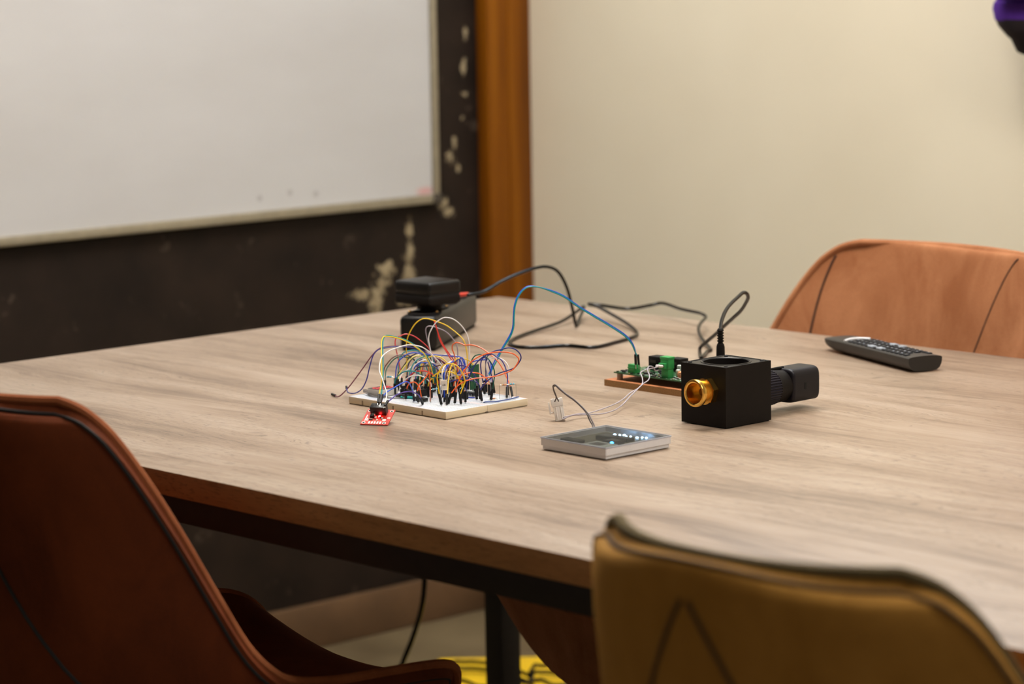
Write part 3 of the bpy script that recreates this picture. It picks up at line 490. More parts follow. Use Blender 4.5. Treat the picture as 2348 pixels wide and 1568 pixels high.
CORD = [(352.6, -405.3, 67), (354.4, -382.6, 68.9), (356.5, -355.6, 71.3), (356.5, -322.1, 82.2), (357.7, -289.5, 90.3), (359.9, -257.6, 95.6), (362.4, -236.1, 95), (364.2, -218, 85.5), (361.5, -199.6, 61.5), (354.1, -182.5, 30.8), (346.5, -167.7, 2), (322.4, -136, 8.7), (290, -95.9, 18), (302.6, -125.4, 13.6), (322.9, -176.3, 6.6), (348.9, -249, 4.6), (370.8, -308.1, 2), (404.9, -354.2, 2), (439.6, -368.7, 2), (465.7, -352.1, 1), (481.2, -317.3, 2), (520.7, -305.7, 2), (511.1, -253.8, 1), (493.6, -201.6, 1), (469.9, -167.9, 3), (411.8, -127.2, 6), (356.5, -102.7, 12), (305.9, -83.6, 18), (285.7, -81.6, 20), (300.4, -69, 18), (319.1, -33, 11), (355.3, -23.9, 18), (374.3, -15.8, 22), (427.6, -34.7, 20), (476.7, -49, 20), (499, -61.2, 20), (512.2, -71.6, 18.4), (537.3, -109.2, 15.8), (557.9, -134.8, 12.3), (585.1, -160.3, 8.3), (614.6, -183.9, 5.7), (645.5, -207.5, 4), (660.3, -219.9, 1), (667.2, -235.1, 2), (691.3, -266.9, 1), (702.1, -283.5, 2), (677.6, -259.8, 3), (660.4, -241.5, 7), (670.1, -245.7, 13.5), (706.4, -260.6, 32.1), (733.3, -272.6, 46.9), (762.4, -285.6, 62.3), (783.7, -295.3, 73.8), (801, -305.2, 85.4), (813.9, -314.1, 95.2), (819.8, -323, 102.2), (822.5, -332.7, 104.5), (829.3, -349, 101.7), (841.1, -376.8, 95.9), (852.6, -399.1, 89.7), (866.9, -421.2, 81.7), (879.2, -436.9, 75.1), (885.4, -443.7, 72)]
LEAD1 = [(914.3, -744.8, 6), (916.8, -742.7, 7), (911.7, -731.7, 6), (909.4, -714.3, 6), (911, -700.4, 5), (905.6, -670.5, 6), (891.3, -635.1, 6), (872.8, -602.2, 6), (869.8, -587.5, 11), (867.5, -570.7, 14.9), (864, -560.8, 19.1), (858.8, -555.8, 24.6), (852.9, -552.7, 28.8), (851.8, -550, 30.4), (850.8, -540.1, 32.3), (850.2, -527.8, 32.3), (849.7, -518.4, 32.9), (849.5, -513.7, 33)]
LEAD2 = [(909.5, -741.1, 3), (910.4, -736.5, 4), (908.9, -726.3, 5), (907.2, -712.3, 4), (919.7, -705.3, 5), (925.8, -690.7, 5), (919.5, -666.3, 5), (899.5, -632.1, 5), (891.9, -612.9, 10.4), (885.7, -596.5, 14.8), (880.4, -582.4, 18.7), (876.4, -571, 21.5), (873.2, -560.4, 23.5), (868.5, -552.9, 27.3), (858.5, -545.9, 32.7), (854.2, -539.2, 36.1), (852.8, -531, 34.6), (849.8, -523, 28.6), (848.2, -515.5, 28.6), (845.9, -507.1, 29)]
CASEL1 = [(917.2, -760.6, 27), (921.4, -762.2, 33), (924, -768.3, 41.9), (926, -771.4, 47.4), (929.1, -771.3, 49.1), (934.3, -771.6, 47.3), (948.2, -773.2, 41.2), (962.8, -774.2, 36.1), (978.3, -776.1, 29.3), (990.5, -778, 22.3), (997.9, -781.1, 17.7), (1004.5, -783.7, 13), (1015.4, -792, 10.5)]
CASEL2 = [(914.1, -751.5, 26), (915.8, -757.4, 33.3), (918.2, -763.2, 40.7), (920.7, -765.5, 45.3), (924.4, -765.4, 46.7), (930.2, -766.4, 44.3), (944.7, -768.6, 38.8), (960.2, -770.4, 33.8), (975.2, -773.1, 27.6), (985.4, -775.9, 22.3), (993.5, -779.4, 16), (1001, -782.7, 12), (1012.1, -792.6, 9.5)]
FLATBLUE = [(782.3, -749, 9.7), (786.8, -749.1, 10.7), (793.2, -741.5, 10.7), (794, -728.6, 10.7), (792.6, -713.5, 10.7), (788.1, -696.9, 10.7)]
FLATBLUE2 = [(726.6, -733.7, 9.7), (740.1, -740.5, 10.7), (747.9, -740.7, 10.7), (753, -736.7, 10.7)]
GREYLEADS = [(687.9, -792.6, 10.5), (668.8, -802.7, 10.5), (651.3, -808.6, 10.5), (631.7, -805.2, 12), (622.6, -802.4, 13), (629.2, -803, 14), (644.2, -802.5, 13), (652.5, -797.7, 11), (663.4, -798.1, 10.5)]

# ------------------------------------------------------------------ power strip, adapter and cords
M_BLACK = plain('black_abs_plastic', (15,13,13), .36, spec=.32, bump=.05)
M_BLACKM = plain('matte_black_plastic', (17,12,10), .62, spec=.2, bump=.05, var=.1)
M_BRASS = plain('polished_brass', (236,190,98), .22, 1.0, var=.05)
M_STEEL = plain('bright_steel', (200,200,198), .28, 1.0)
M_TIN = plain('tinned_wire', (188,186,180), .3, 1.0)
sd = Vector((-.57,.82,0)).normalized(); sp = Vector((.82,.57,0)).normalized()
ang = math.atan2(sd.y, sd.x)
B0 = Vector((.372,-.460,TZ)) - sp*.026
ps = thing('power_strip', 'black power strip standing behind the breadboard under the adapter', 'power strip', B0, ang)
SL = .255
body = MB().rbox((0,-.026,.002),(SL,.026,.048), .007, 4)
obj('housing', body, M_BLACK, ps)
obj('base', MB().rbox((.004,-.023,0),(SL-.004,.023,.004), .001, 1), M_BLACKM, ps)
for k in range(4):
    cx = .034+k*.058
    so = obj('socket', MB().lathe([(.0205,.0475),(.0225,.0492),(.0205,.0500),(.0190,.0492),(.0188,.0482),(.0005,.0482)], 32, T(cx,0,0)), M_BLACKM, ps)
    for s_ in (-1,1): obj('earth_clip', MB().rbox((cx-.003, s_*.0188-.0012, .0482),(cx+.003, s_*.0188+.0012, .0515), .0005, 1), M_BRASS, so)
AD = thing('power_adapter', 'black plug-in power adapter standing on the power strip', 'adapter', (.322,-.425,TZ+.0505), math.radians(3))
obj('neck', MB().lathe([(.0175,0),(.0182,.006),(.019,.010)], 28, T(-.008,.006,0)), M_BLACKM, AD)
obj('lower_case', MB().rbox((-.040,-.031,.009),(.030,.031,.0225), .004, 3), M_BLACKM, AD)
obj('upper_case', MB().rbox((-.040,-.031,.0235),(.030,.031,.041), .0045, 4), M_BLACK, AD)
obj('case_joint', MB().box((-.0385,-.0295,.0215),(.0285,.0295,.0245)), plain('joint_black', (8,8,8), .8), AD)
obj('strain_relief', MB().tube([(.012,.030,.0165),(.016,.044,.0168),(.020,.054,.0172)], [.0034,.003,.0026], 10), plain('red_strain_relief', (196,54,28), .5), AD, label='short red strain relief on the cord')
cord = CORD
ex = AD.location + Vector((.020,.056,.0172))
cp = [tuple(ex)] + [(x*mm, y*mm, max(z*mm, .0027)+TZ) for x, y, z in cord[1:]]
dc = thing('looped_cable', 'black low-voltage cable looping from the adapter to the plug behind the black box', 'cable', cp[0])
loc = lambda P, b: [tuple(Vector(p)-Vector(b)) for p in P]
obj('cable', MB().tube(spline(loc(cp, cp[0]), 7), .0024, 10), M_CABLE, dc)
pe_ = Vector(cp[-1])-Vector(cp[0])
obj('strain_relief', MB().lathe([(.0030,.004),(.0034,.003)]+[q for k in range(5) for q in ((.0042,.002-k*.0033),(.0042,.0008-k*.0033),(.0031,.0004-k*.0033),(.0031,-.0006-k*.0033))]+[(.004,-.0158)], 18, T(*pe_)), M_BLACKM, dc)
obj('plug', MB().lathe([(.0043,-.0155),(.0052,-.019),(.0056,-.034),(.0054,-.036),(.0028,-.0362),(.0027,-.042)], 20, T(*pe_)), M_BLACKM, dc)
# mains cord of the strip dropping over the far edge of the table
se = B0+sd*SL
mc = [tuple(se+Vector((-.002,.001,.02))), tuple(se+Vector((-.03,.03,.012))), (.10,-.185,TZ+.005),(.03,-.165,TZ+.005),(.002,-.158,TZ+.006),(-.012,-.152,TZ-.012),(-.03,-.14,TZ-.15),(-.05,-.12,TZ-.36),(-.065,-.112,TZ-.47),(-.10,-.103,TZ-.54),(-.13,-.106,TZ-.60),(-.17,-.10,TZ-.68),(-.22,-.08,.008),(-.32,-.02,.006),(-.45,.03,.006)]
tag(obj('mains_cord', MB().tube(spline(mc, 6), .0042, 10), M_CABLE), 'black mains cord hanging down behind the table towards the floor', 'cable')

# ------------------------------------------------------------------ breadboards
BX0, BX1, BY0, BYM, BY1 = .620, .798, -.824, -.7575, -.691
def bread_mat():
    t = NT('breadboard_plastic'); o = t.obj(); s = t.n('ShaderNodeSeparateXYZ'); t.l(o, s.inputs[0])
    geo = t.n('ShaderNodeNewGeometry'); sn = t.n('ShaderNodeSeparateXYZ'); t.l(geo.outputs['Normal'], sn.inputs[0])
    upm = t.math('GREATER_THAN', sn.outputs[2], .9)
    def cell(v, p): return t.math('ABSOLUTE', t.math('SUBTRACT', t.math('FRACT', t.math('DIVIDE', v, p)), .5))
    hx = t.math('LESS_THAN', cell(s.outputs[0], .00254), .21); hy = t.math('LESS_THAN', cell(s.outputs[1], .00254), .21)
    # holes only in the strips: distance from the centre line
    ay = t.math('ABSOLUTE', s.outputs[1])
    main = t.math('MULTIPLY', t.math('GREATER_THAN', ay, .0035), t.math('LESS_THAN', ay, .0180))
    rail = t.math('MULTIPLY', t.math('GREATER_THAN', ay, .0235), t.math('LESS_THAN', ay, .0300))
    zone = t.math('MAXIMUM', main, rail)
    hole = t.math('MULTIPLY', t.math('MULTIPLY', t.math('MULTIPLY', hx, hy), zone), upm)
    red = t.math('MULTIPLY', t.math('LESS_THAN', t.math('ABSOLUTE', t.math('SUBTRACT', ay, .0316)), .00035), upm)
    blu = t.math('MULTIPLY', t.math('LESS_THAN', t.math('ABSOLUTE', t.math('SUBTRACT', ay, .0220)), .00035), upm)
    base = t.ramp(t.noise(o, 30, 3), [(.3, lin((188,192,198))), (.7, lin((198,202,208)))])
    base = t.mix(upm, lin((224,211,184)), base)  # cream sides, bluish top: light on one white plastic put into the colour
    c = t.mix(t.math('MULTIPLY', red, .75), base, lin((200,90,84))); c = t.mix(t.math('MULTIPLY', blu, .75), c, lin((84,104,176)))
    c = t.mix(t.math('MULTIPLY', hole, .7), c, lin((70,72,76)))
    t.l(c, t.b.inputs['Base Color']); t.b.inputs['Roughness'].default_value = .42
    t.b.inputs['Subsurface Weight'].default_value = .25; t.b.inputs['Subsurface Radius'].default_value = (.004,.003,.002)
    return t.m
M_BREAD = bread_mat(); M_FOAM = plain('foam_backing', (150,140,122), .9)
for (y0, y1, lab) in ((BY0, BYM, 'white solderless breadboard nearer the clear case, packed with wires'), (BYM, BY1, 'white solderless breadboard nearer the power strip, packed with wires')):
    t_ = thing('breadboard', lab, 'breadboard', ((BX0+BX1)/2, (y0+y1)/2, TZ), 0, 'pair of breadboards')
    hx_, hy_ = (BX1-BX0)/2, (y1-y0)/2
    bd = MB()
    bd.rbox((-hx_,-hy_+.0001,.0010),(hx_,hy_-.0001,.0095), .0008, 2)
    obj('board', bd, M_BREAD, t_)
    obj('adhesive_backing', MB().box((-hx_+.0008,-hy_+.0008,0),(hx_-.0008,hy_-.0008,.0012)), M_FOAM, t_, smooth=False)
    if y0 == BY0:
        for kx in (-.064,-.007,.046): obj('dovetail_slot', MB().box((kx,-hy_-.00015,.0012),(kx+.0022,-hy_+.0006,.0066)), plain('slot_shadow', (150,134,112), .8), t_, smooth=False)
    else:
        obj('dovetail_tab', MB().rbox((hx_-.0006,-hy_-.003,.0002),(hx_+.0012,-hy_+.0005,.0022), .0003, 1), plain('tab_grey', (96,86,76), .7), t_)

# ------------------------------------------------------------------ jumper wires
WCOL = dict(yellow=(232,192,28), lemon=(226,214,112), white=(226,222,222), grey=(150,142,152), red=(206,52,38), pink=(206,62,66), orange=(234,98,36),
            navy=(26,26,112), blue=(28,72,196), teal=(10,132,134), green=(10,82,66), brown=(84,44,30), maroon=(98,24,54), purple=(62,38,132), black=(20,20,22))
WM = {k: plain('wire_'+k, v, .36, spec=.5, var=.04) for k, v in WCOL.items()}
M_PLUG = plain('black_plug_housing', (15,13,13), .55, spec=.35, bump=.04)
M_CLEAR_PLUG = plain('pale_plug_housing', (216,210,200), .45)
plug_me = MB().rbox((-.00127,-.00127,.0012),(.00127,.00127,.0145), .0003, 1).add([], []).mesh('plug'); plug_me.materials.append(M_PLUG)
plug_w = MB().rbox((-.0016,-.0016,.0012),(.0016,.0016,.0085), .0004, 1).mesh('plug'); plug_w.materials.append(M_CLEAR_PLUG)
pin_me = MB().box((-.00032,-.00032,-.0045),(.00032,.00032,.0014)).mesh('pin'); pin_me.materials.append(M_TIN)
for (colr, lab, pts, r) in WIRES:
    P = [Vector((x*mm, y*mm, z*mm+TZ)) for x, y, z in pts]
    base = P[0].copy()
    w_ = thing('jumper_wire', lab, 'wire', base, 0, 'jumper wires on the breadboards')
    L = [p-base for p in P]
    for e in (0, -1):
        a, b = (L[0], L[1]) if e == 0 else (L[-1], L[-2])
        white_end = (lab.startswith('white jumper wire curving') and e == 0)
        o = obj('plug', plug_w if white_end else plug_me, None, w_); o.matrix_local = aim(a, b)
        if (a+base).z > TZ+.008: q = obj('pin', pin_me, None, o)
        d = (b-a); k = .0138/max(d.length, 1e-6)
        if e == 0: L[0] = a+d*min(k, .9)
        else: L[-1] = a+d*min(k, .9)
    obj('cable', MB().tube(spline(L, 5), r*mm, 7), WM[colr], w_)

# ------------------------------------------------------------------ small parts on the breadboards
BT = TZ+.0095
def resistor(x, y, rot, h, colr, bands, lab, ln=.0065, group='resistors on the breadboards'):
    t_ = thing('resistor', lab, 'resistor', (x, y, BT), math.radians(rot), group)
    obj('body', MB().lathe([(.0004,-ln/2),(.0011,-ln/2+.0003),(.00125,-ln/2+.0012),(.00100,-ln/2+.002),(.00100,ln/2-.002),(.00125,ln/2-.0012),(.0011,ln/2-.0003),(.0004,ln/2)], 12, T(0,0,h)@RY(math.pi/2)), plain('resistor_'+colr, dict(blue=(96,168,190),tan=(196,150,104),red=(170,50,44))[colr], .4), t_)
    for k, bc in enumerate(bands):
        obj('band', MB().lathe([(.00108,-.0003),(.00108,.0003)], 12, T(-.0016+k*.0011,0,h)@RY(math.pi/2)), plain('band_%d_%d_%d' % bc, bc, .5), t_)
    for s_ in (-1,1): obj('lead', MB().tube(spline([(s_*ln/2,0,h),(s_*(ln/2+.0015),0,h-.0002),(s_*(ln/2+.0026),0,h-.003),(s_*(ln/2+.0028),0,-.003)], 3), .0003, 5), M_TIN, t_)
BR = (96,52,24); RD = (190,30,24); GD = (200,160,60); BK = (16,16,16); OR = (230,110,30)
resistor(.779,-.712, 60, .017, 'tan', (BR,BK,RD,GD), 'tan striped resistor standing on tall leads at the right edge of the breadboard')
resistor(.784,-.704, 80, .0175, 'blue', (BR,BK,OR), 'pale blue resistor on tall leads at the right edge of the breadboard')
resistor(.752,-.717, 60, .0165, 'tan', (RD,RD,BR,GD), 'tan resistor beside the dark green wire at the right half')
resistor(.735,-.785, 80, .016, 'blue', (BR,RD,BK), 'pale blue resistor standing left of the white taped clip')
resistor(.640,-.775, 30, .020, 'blue', (BR,BK), 'green-blue resistor above the seven-segment display')
resistor(.776,-.728, 70, .0018, 'tan', (BR,BK,RD), 'tan resistor lying flat near the right end of the breadboard')
for k in range(7):
    resistor(.668+.012*k, -.742+.004*(k % 3), 85+7*(k % 3), .0085+.002*(k % 2), ('tan','red','blue')[k % 3], (BR,RD,GD), 'small %s resistor standing amid the wire tangle, %s' % (('tan','red','blue')[k % 3], ('below the pink wire','left of the drooping orange wire','right of the drooping orange wire','just left of the capacitor','just right of the capacitor','left of the green module','in front of the green module')[k]))
chip_b = MB().rbox((-.0095,-.0032,.0010),(.0095,.0032,.0048), .0004, 1).mesh('body'); chip_b.materials.append(plain('chip_epoxy', (20,19,20), .5))
def chip(x, y, rot, lab, n=7, group=None):
    t_ = thing('chip', lab, 'chip', (x, y, BT), math.radians(rot), group)
    obj('body', chip_b, None, t_)
    for s_ in (-1,1):
        for k in range(n): obj('pin', pin2, None, t_, (-.0076+k*.00254, s_*.0037, 0))
    obj('notch', MB().lathe([(.0009,.0047),(.0009,.0049)], 12, T(-.0086,0,0)), plain('notch_grey', (50,50,52), .5), t_)
pin2 = MB().box((-.0003,-.0004,-.002),(.0003,.0004,.0032)).mesh('pin'); pin2.materials.append(M_TIN)
for k, x in enumerate((.652,.692,.730)): chip(x, (BYM+BY1)/2, 0, ('dual-row chip at the rear left of the breadboard', 'dual-row chip at the rear centre of the breadboard', 'dual-row chip at the rear right beside the green module')[k], group='chips in the breadboard')
for k, x in enumerate((.682,.716)): chip(x, (BY0+BYM)/2, 0, ('dual-row chip under the drooping orange wire', 'dual-row chip left of the white taped clip')[k], group='chips in the breadboard')
# black socket strips among the wires
def socket_strip(x, y, rot, n, lab, h=.0085):
    t_ = thing('socket_strip', lab, 'connector', (x, y, BT), math.radians(rot), 'socket strips in the breadboard')
    L_ = n*.00254/2
    obj('housing', MB().rbox((-L_,-.00127,.0002),(L_,.00127,h), .0003, 1), M_PLUG, t_)
    for k in range(n): obj('contact', MB().box((-L_+.0008+k*.00254,-.0004,h-.0001),(-L_+.0017+k*.00254,.0004,h+.0001)), M_TIN, t_, smooth=False)
socket_strip(.676,-.779, 0, 8, 'black socket strip behind the drooping orange wire')
socket_strip(.690,-.765, 90, 6, 'black socket strip beside the capacitor')
socket_strip(.655,-.760, 0, 7, 'black socket strip behind the seven-segment display')
socket_strip(.742,-.745, 0, 6, 'black socket strip in front of the green module')
# short jumpers filling the tangle
SHORT = [('red','red',.668,-.772,.700,-.748,.030),('white','white',.680,-.788,.712,-.770,.028),('black','black',.662,-.762,.694,-.732,.034),('green','green',.700,-.782,.728,-.752,.026),('yellow','yellow',.706,-.770,.734,-.738,.032),
         ('blue','blue',.650,-.752,.684,-.726,.036),('brown','brown',.672,-.742,.706,-.716,.034),('grey','grey',.720,-.760,.748,-.728,.028),('orange','orange',.728,-.748,.752,-.712,.030),('purple','purple',.690,-.726,.726,-.708,.034),
         ('teal','teal',.658,-.782,.688,-.758,.030),('navy','navy',.736,-.770,.764,-.738,.026)]
for (cn, word, x0, y0, x1, y1, h) in SHORT:
    base = Vector((x0, y0, BT)); e_ = Vector((x1-x0, y1-y0, 0))
    w_ = thing('jumper_wire', 'short %s jumper wire arched low within the middle of the wire tangle' % word, 'wire', base, 0, 'jumper wires on the breadboards')
    for q_ in (Vector((0,0,0)), e_):
        o = obj('plug', plug_me, None, w_, tuple(q_)); obj('pin', pin_me, None, o)
    up = Vector((0,0,1))
    obj('cable', MB().tube(spline([up*.0138, up*.020+e_*.04, up*(h*.93)+e_*.25, up*h+e_*.5, up*(h*.93)+e_*.75, up*.020+e_*.96, e_+up*.0138], 5), .00075, 7), WM[cn], w_)
# electrolytic capacitor
cp_ = thing('capacitor', 'upright black electrolytic capacitor in the middle of the breadboard', 'capacitor', (.719,-.742,BT))
obj('can', MB().lathe([(.0026,.0095),(.0028,.010),(.0028,.0112),(.0026,.0116),(.0028,.012),(.0028,.0205),(.0024,.0212)], 20), plain('cap_sleeve', (22,22,26), .3), cp_)
obj('top', MB().lathe([(.0022,.0210),(.0022,.0214)], 20), plain('cap_top', (120,120,126), .35, .8), cp_)
obj('stripe', MB().box((-.0006,-.0030,.0118),(.0006,-.0026,.0205)), plain('cap_stripe', (120,124,130), .4), cp_)
for s_ in (-1,1): obj('lead', MB().tube([(s_*.0012,0,.0096),(s_*.0012,0,-.002)], .0003, 5), M_TIN, cp_)
# upright green module
gm = thing('circuit_module', 'narrow green circuit module standing upright in the breadboard', 'circuit board', (.716,-.703,BT), math.radians(100))
obj('board', MB().box((-.0085,-.0008,.004),(.0085,.0008,.034)), plain('dark_green_pcb', (28,92,58), .4, spec=.5, coat=.2), gm, smooth=False)
for k in range(6): obj('component', MB().rbox((-.006+(k % 2)*.007,.0008,.009+.004*k),(-.003+(k % 2)*.007,.0019,.0115+.004*k), .0002, 1), plain('module_part_%d' % (k % 2), ((22,22,24),(196,190,170))[k % 2], .45), gm)
for k in range(5): obj('pin', MB().box((-.0054+k*.0027,-.0003,-.003),(-.0048+k*.0027,.0003,.0045)), M_TIN, gm)
# seven-segment display
sg = thing('segment_display', 'grey seven-segment display block with red segments on the breadboard', 'display', (.6465,-.7915,BT), 0)
obj('housing', MB().rbox((-.0118,-.0148,.0004),(.0118,.0148,.0090), .0006, 2), plain('display_grey', (205,200,190), .5), sg)
obj('face', MB().box((-.0114,-.0144,.0089),(.0114,.0144,.0093)), plain('display_face', (30,22,24), .35), sg, smooth=False)
M_SEGR = plain('display_red', (226,76,84), .4, emis=((255,60,60), .25))
for d in range(2):
    for (sx, sy, w_, h_) in ((0,.0064,.0062,.0014),(0,0,.0062,.0014),(0,-.0064,.0062,.0014),(-.0042,.0032,.0014,.0050),(.0042,.0032,.0014,.0050),(-.0042,-.0032,.0014,.0050),(.0042,-.0032,.0014,.0050)):
        # digits stand side by side along the long side of the block
        cx, cy = sy*1.05, -.0072+d*.0144-sx
        obj('segment', MB().box((cx-h_/2, cy-w_/2, .0092),(cx+h_/2, cy+w_/2, .0096)), M_SEGR, sg, smooth=False)
# folded grey leads with teal sleeve
gl = GREYLEADS
th_ = thing('sensor_lead', 'folded grey sensor lead with teal sleeve lying on the front edge of the breadboard', 'wire', (gl[0][0]*mm, gl[0][1]*mm, TZ+gl[0][2]*mm))
Lg = [Vector((x*mm,y*mm,z*mm+TZ))-th_.location for x,y,z in gl]
for k in range(3): obj('strand', MB().tube(spline([p+Vector((.0012*k,-.0010*k,.0009*(2-k) if i in (3,4,5) else .0)) for i, p in enumerate(Lg)], 5), .00042, 6), plain('lead_grey', (92,88,88), .45), th_)
obj('sleeve', MB().tube(spline([(-.004,-.002,.0004),(.006,.0035,.0006),(.016,.0085,.0006)], 4), .0019, 10), plain('teal_sleeve', (0,150,148), .5), th_)
for nm, pts, lab, cc in (('wire', FLATBLUE, 'short slate-blue wire lying flat along the right edge of the breadboard', (66,84,140)), ('wire', FLATBLUE2, 'short blue wire lying flat across the middle of the breadboard', (24,50,160))):
    tag(obj('bridge_wire', MB().tube(spline([(x*mm,y*mm,z*mm+TZ+.0004) for x,y,z in pts], 6), .0008, 8), plain('flat_'+str(cc[0]), cc, .4)), lab, 'wire')
# white taped clip with three wires
cl = thing('taped_clip', 'small white taped connector with black scribble hanging over three plugs', 'connector', (.742,-.776,BT))
fdir = RZ(math.radians(47))
obj('tape', MB().rbox((-.0037,-.0014,.0145),(.0037,.0014,.0270), .0006, 2, fdir), plain('white_tape', (238,230,218), .6), cl)
mk = MB()
for (x0,z0,x1,z1) in ((-.0018,.0215,-.0014,.0195),(-.0018,.0206,.0018,.0210),(-.0002,.0220,.0004,.0196),(.0008,.0218,.0016,.0199)): mk.tube([fdir@Vector((x0,-.00142,z0)), fdir@Vector((x1,-.00142,z1))], .00022, 5)
obj('scribble', mk, plain('ink_black', (24,22,24), .7), cl)
for k, cc in enumerate(('white','blue','brown')):
    x = (k-1)*.0022
    obj('wire', MB().tube(spline([fdir@Vector((x,0,.0150)), fdir@Vector((x*1.3,.0002,.0100)), fdir@Vector((x*1.9,0,.0050))], 5), .00075, 7), WM[cc], cl)
    o = obj('plug', MB().rbox((-.00127,-.00127,.0004),(.00127,.00127,.0056), .0003, 1), M_PLUG, cl); o.matrix_local = fdir@T(x*2.0,0,0)
    obj('upper_wire', MB().tube(spline([fdir@Vector((x,0,.0265)), fdir@Vector((x*1.2+.0004,.002,.034)), fdir@Vector((x*1.5+.004,.008,.042)), fdir@Vector((x*1.2+.012,.018,.047))], 5), .00075, 7), WM[cc], cl)

# ------------------------------------------------------------------ red sensor board
ax = Vector((.857,.514,0)).normalized(); tl = math.radians(23); dp = Vector((-.514,.857,0)).normalized()
dp3 = dp*math.cos(tl)+Vector((0,0,math.sin(tl))); nn = ax.cross(dp3)
sb = thing('sensor_board', 'small red sensor board with lit red lamp leaning in front of the breadboard', 'circuit board', Vector((.764,-.906,TZ+.0003)))
sb.rotation_euler = Matrix((ax, dp3, nn)).transposed().to_euler()
M_REDPCB = plain('red_pcb', (196,52,36), .4, coat=.2); M_SILK = plain('white_silkscreen', (236,226,220), .6)
rb_ = MB(); pw, pd = .0170, .033
obj('board', MB().rbox((-pw,0,0),(pw,pd,.0016), .0003, 1), M_REDPCB, sb)
for (x, y) in ((-.0136,.0032),(.0116,.0032),(-.0136,.029),(.0136,.029)):
    h_ = obj('mounting_hole', MB().lathe([(.0022,.0016),(.0022,.0018),(.0015,.0018)], 20, T(x,y,0), cap=False), M_SILK, sb)
    obj('hole', MB().lathe([(.0015,.0015),(.0015,.00175)], 20, T(x,y,0)), plain('hole_dark', (30,24,20), .8), h_)
for k in range(5): obj('pad', MB().rbox((-.0080+k*.0034,.0015,.0016),(-.0059+k*.0034,.0062,.0018), .0001, 1), M_SILK, sb)
obj('printed_mark', MB().lathe([(.0024,.0016),(.0024,.00178)], 20, T(.0098,.0098,0)), M_SILK, sb)
obj('printed_mark', MB().lathe([(.0018,.0016),(.0018,.0018),(.0010,.0018),(.0010,.0016)], 20, T(.0142,.0145,0), cap=False), M_SILK, sb)
for (x0,y0,x1,y1) in ((-.0140,.0075,-.0128,.020),(-.0122,.0075,-.0112,.0135),(-.0106,.0075,-.0098,.0115)): obj('printed_mark', MB().box((x0,y0,.0016),(x1,y1,.00178)), M_SILK, sb, smooth=False)
for (x,y,w_,d_,h_,cc) in ((-.0062,.0150,.005,.0032,.0034,(20,18,18)),(-.0062,.0186,.0044,.0018,.0022,(220,214,204)),(-.0066,.0098,.0046,.0020,.0014,(120,100,90)),(-.0016,.0135,.0022,.0036,.0016,(200,190,180)),(.0040,.0145,.0028,.0014,.0012,(40,40,44)),(.0066,.0128,.0022,.0022,.0012,(210,205,200)),(.0012,.0090,.0014,.003,.0010,(220,214,208))):
    obj('component', MB().rbox((x-w_/2,y-d_/2,.0016),(x+w_/2,y+d_/2,.0016+h_), .0002, 1), plain('smd_%d' % cc[0], cc, .4), sb)
obj('lamp', MB().rbox((.0010,.0150,.0016),(.0034,.0180,.0030), .0004, 2), plain('red_led', (255,120,120), .3, emis=((255,40,40), REDLED)), sb, label='lit red indicator lamp')
tm = obj('terminal_block', MB().rbox((-.0096,.0195,.0016),(.0096,.0290,.0125), .0005, 2), plain('terminal_black', (18,16,16), .4), sb)
for k in range(4):
    obj('screw_well', MB().lathe([(.0019,.0124),(.0019,.0128),(.0016,.0128),(.0015,.0122)], 16, T(-.0072+k*.0048,.0232,0)), plain('well_dark', (6,6,6), .6) if k != 2 else M_STEEL, tm)

# ------------------------------------------------------------------ driver board on its wooden base
wbz = thing('board_mount', 'flat brown fibreboard base carrying the green circuit board', 'board', (.757,-.520,TZ))
def mdf(name, c0, c1):
    t = NT(name); o = t.obj(); f = t.noise(o, 900, 3, .7)
    t.l(t.ramp(f, [(.35, lin(c0)), (.65, lin(c1))]), t.b.inputs['Base Color']); t.b.inputs['Roughness'].default_value = .7; return t.m
bo = obj('slab', MB().box((0,0,0),(.205,.086,.008)), mdf('fibreboard_top', (160,96,54), (182,114,68)), wbz, smooth=False)
bo.data.materials.append(mdf('fibreboard_edge', (126,90,50), (166,124,74)))
for p_ in bo.data.polygons:
    if abs(p_.normal.z) < .5: p_.material_index = 1
M_NYL = plain('pale_brown_standoff', (150,128,112), .5)
for (x, y) in ((.016,.012),(.190,.012),(.016,.074),(.190,.074)): obj('standoff', MB().lathe([(.0037,.008),(.0037,.0163)], 18, T(x,y,0)), M_NYL, wbz)
dbd = thing('driver_board', 'green circuit board with black relays and green terminals on brown base', 'circuit board', (.767,-.513,TZ+.0163))
DBX, DBY = .188, .074
obj('board', MB().box((0,0,0),(DBX,DBY,.0016)), plain('green_pcb', (36,84,46), .4, coat=.2), dbd, smooth=False)
PZ = .0016
M_GRN = plain('green_terminal_plastic', (44,142,72), .42)
def part(name, a, b, mat, r=.0003, par=None): return obj(name, MB().rbox((a[0],a[1],a[2]+PZ),(b[0],b[1],b[2]+PZ), r, 2), mat, par or dbd)
# terminal 1 (taking the twisted blue and teal pair)
t1 = part('screw_terminal', (.020,.005,0),(.032,.0150,.0112), M_GRN, .0005)
part('ledge', (.0196,.0045,.0062),(.0324,.0155,.0076), M_GRN, .0002, t1)
for k in range(2): obj('screw', MB().lathe([(.0016,PZ+.0111),(.0016,PZ+.0114)], 14, T(.0232+k*.0055,.010,0)), M_STEEL, t1)
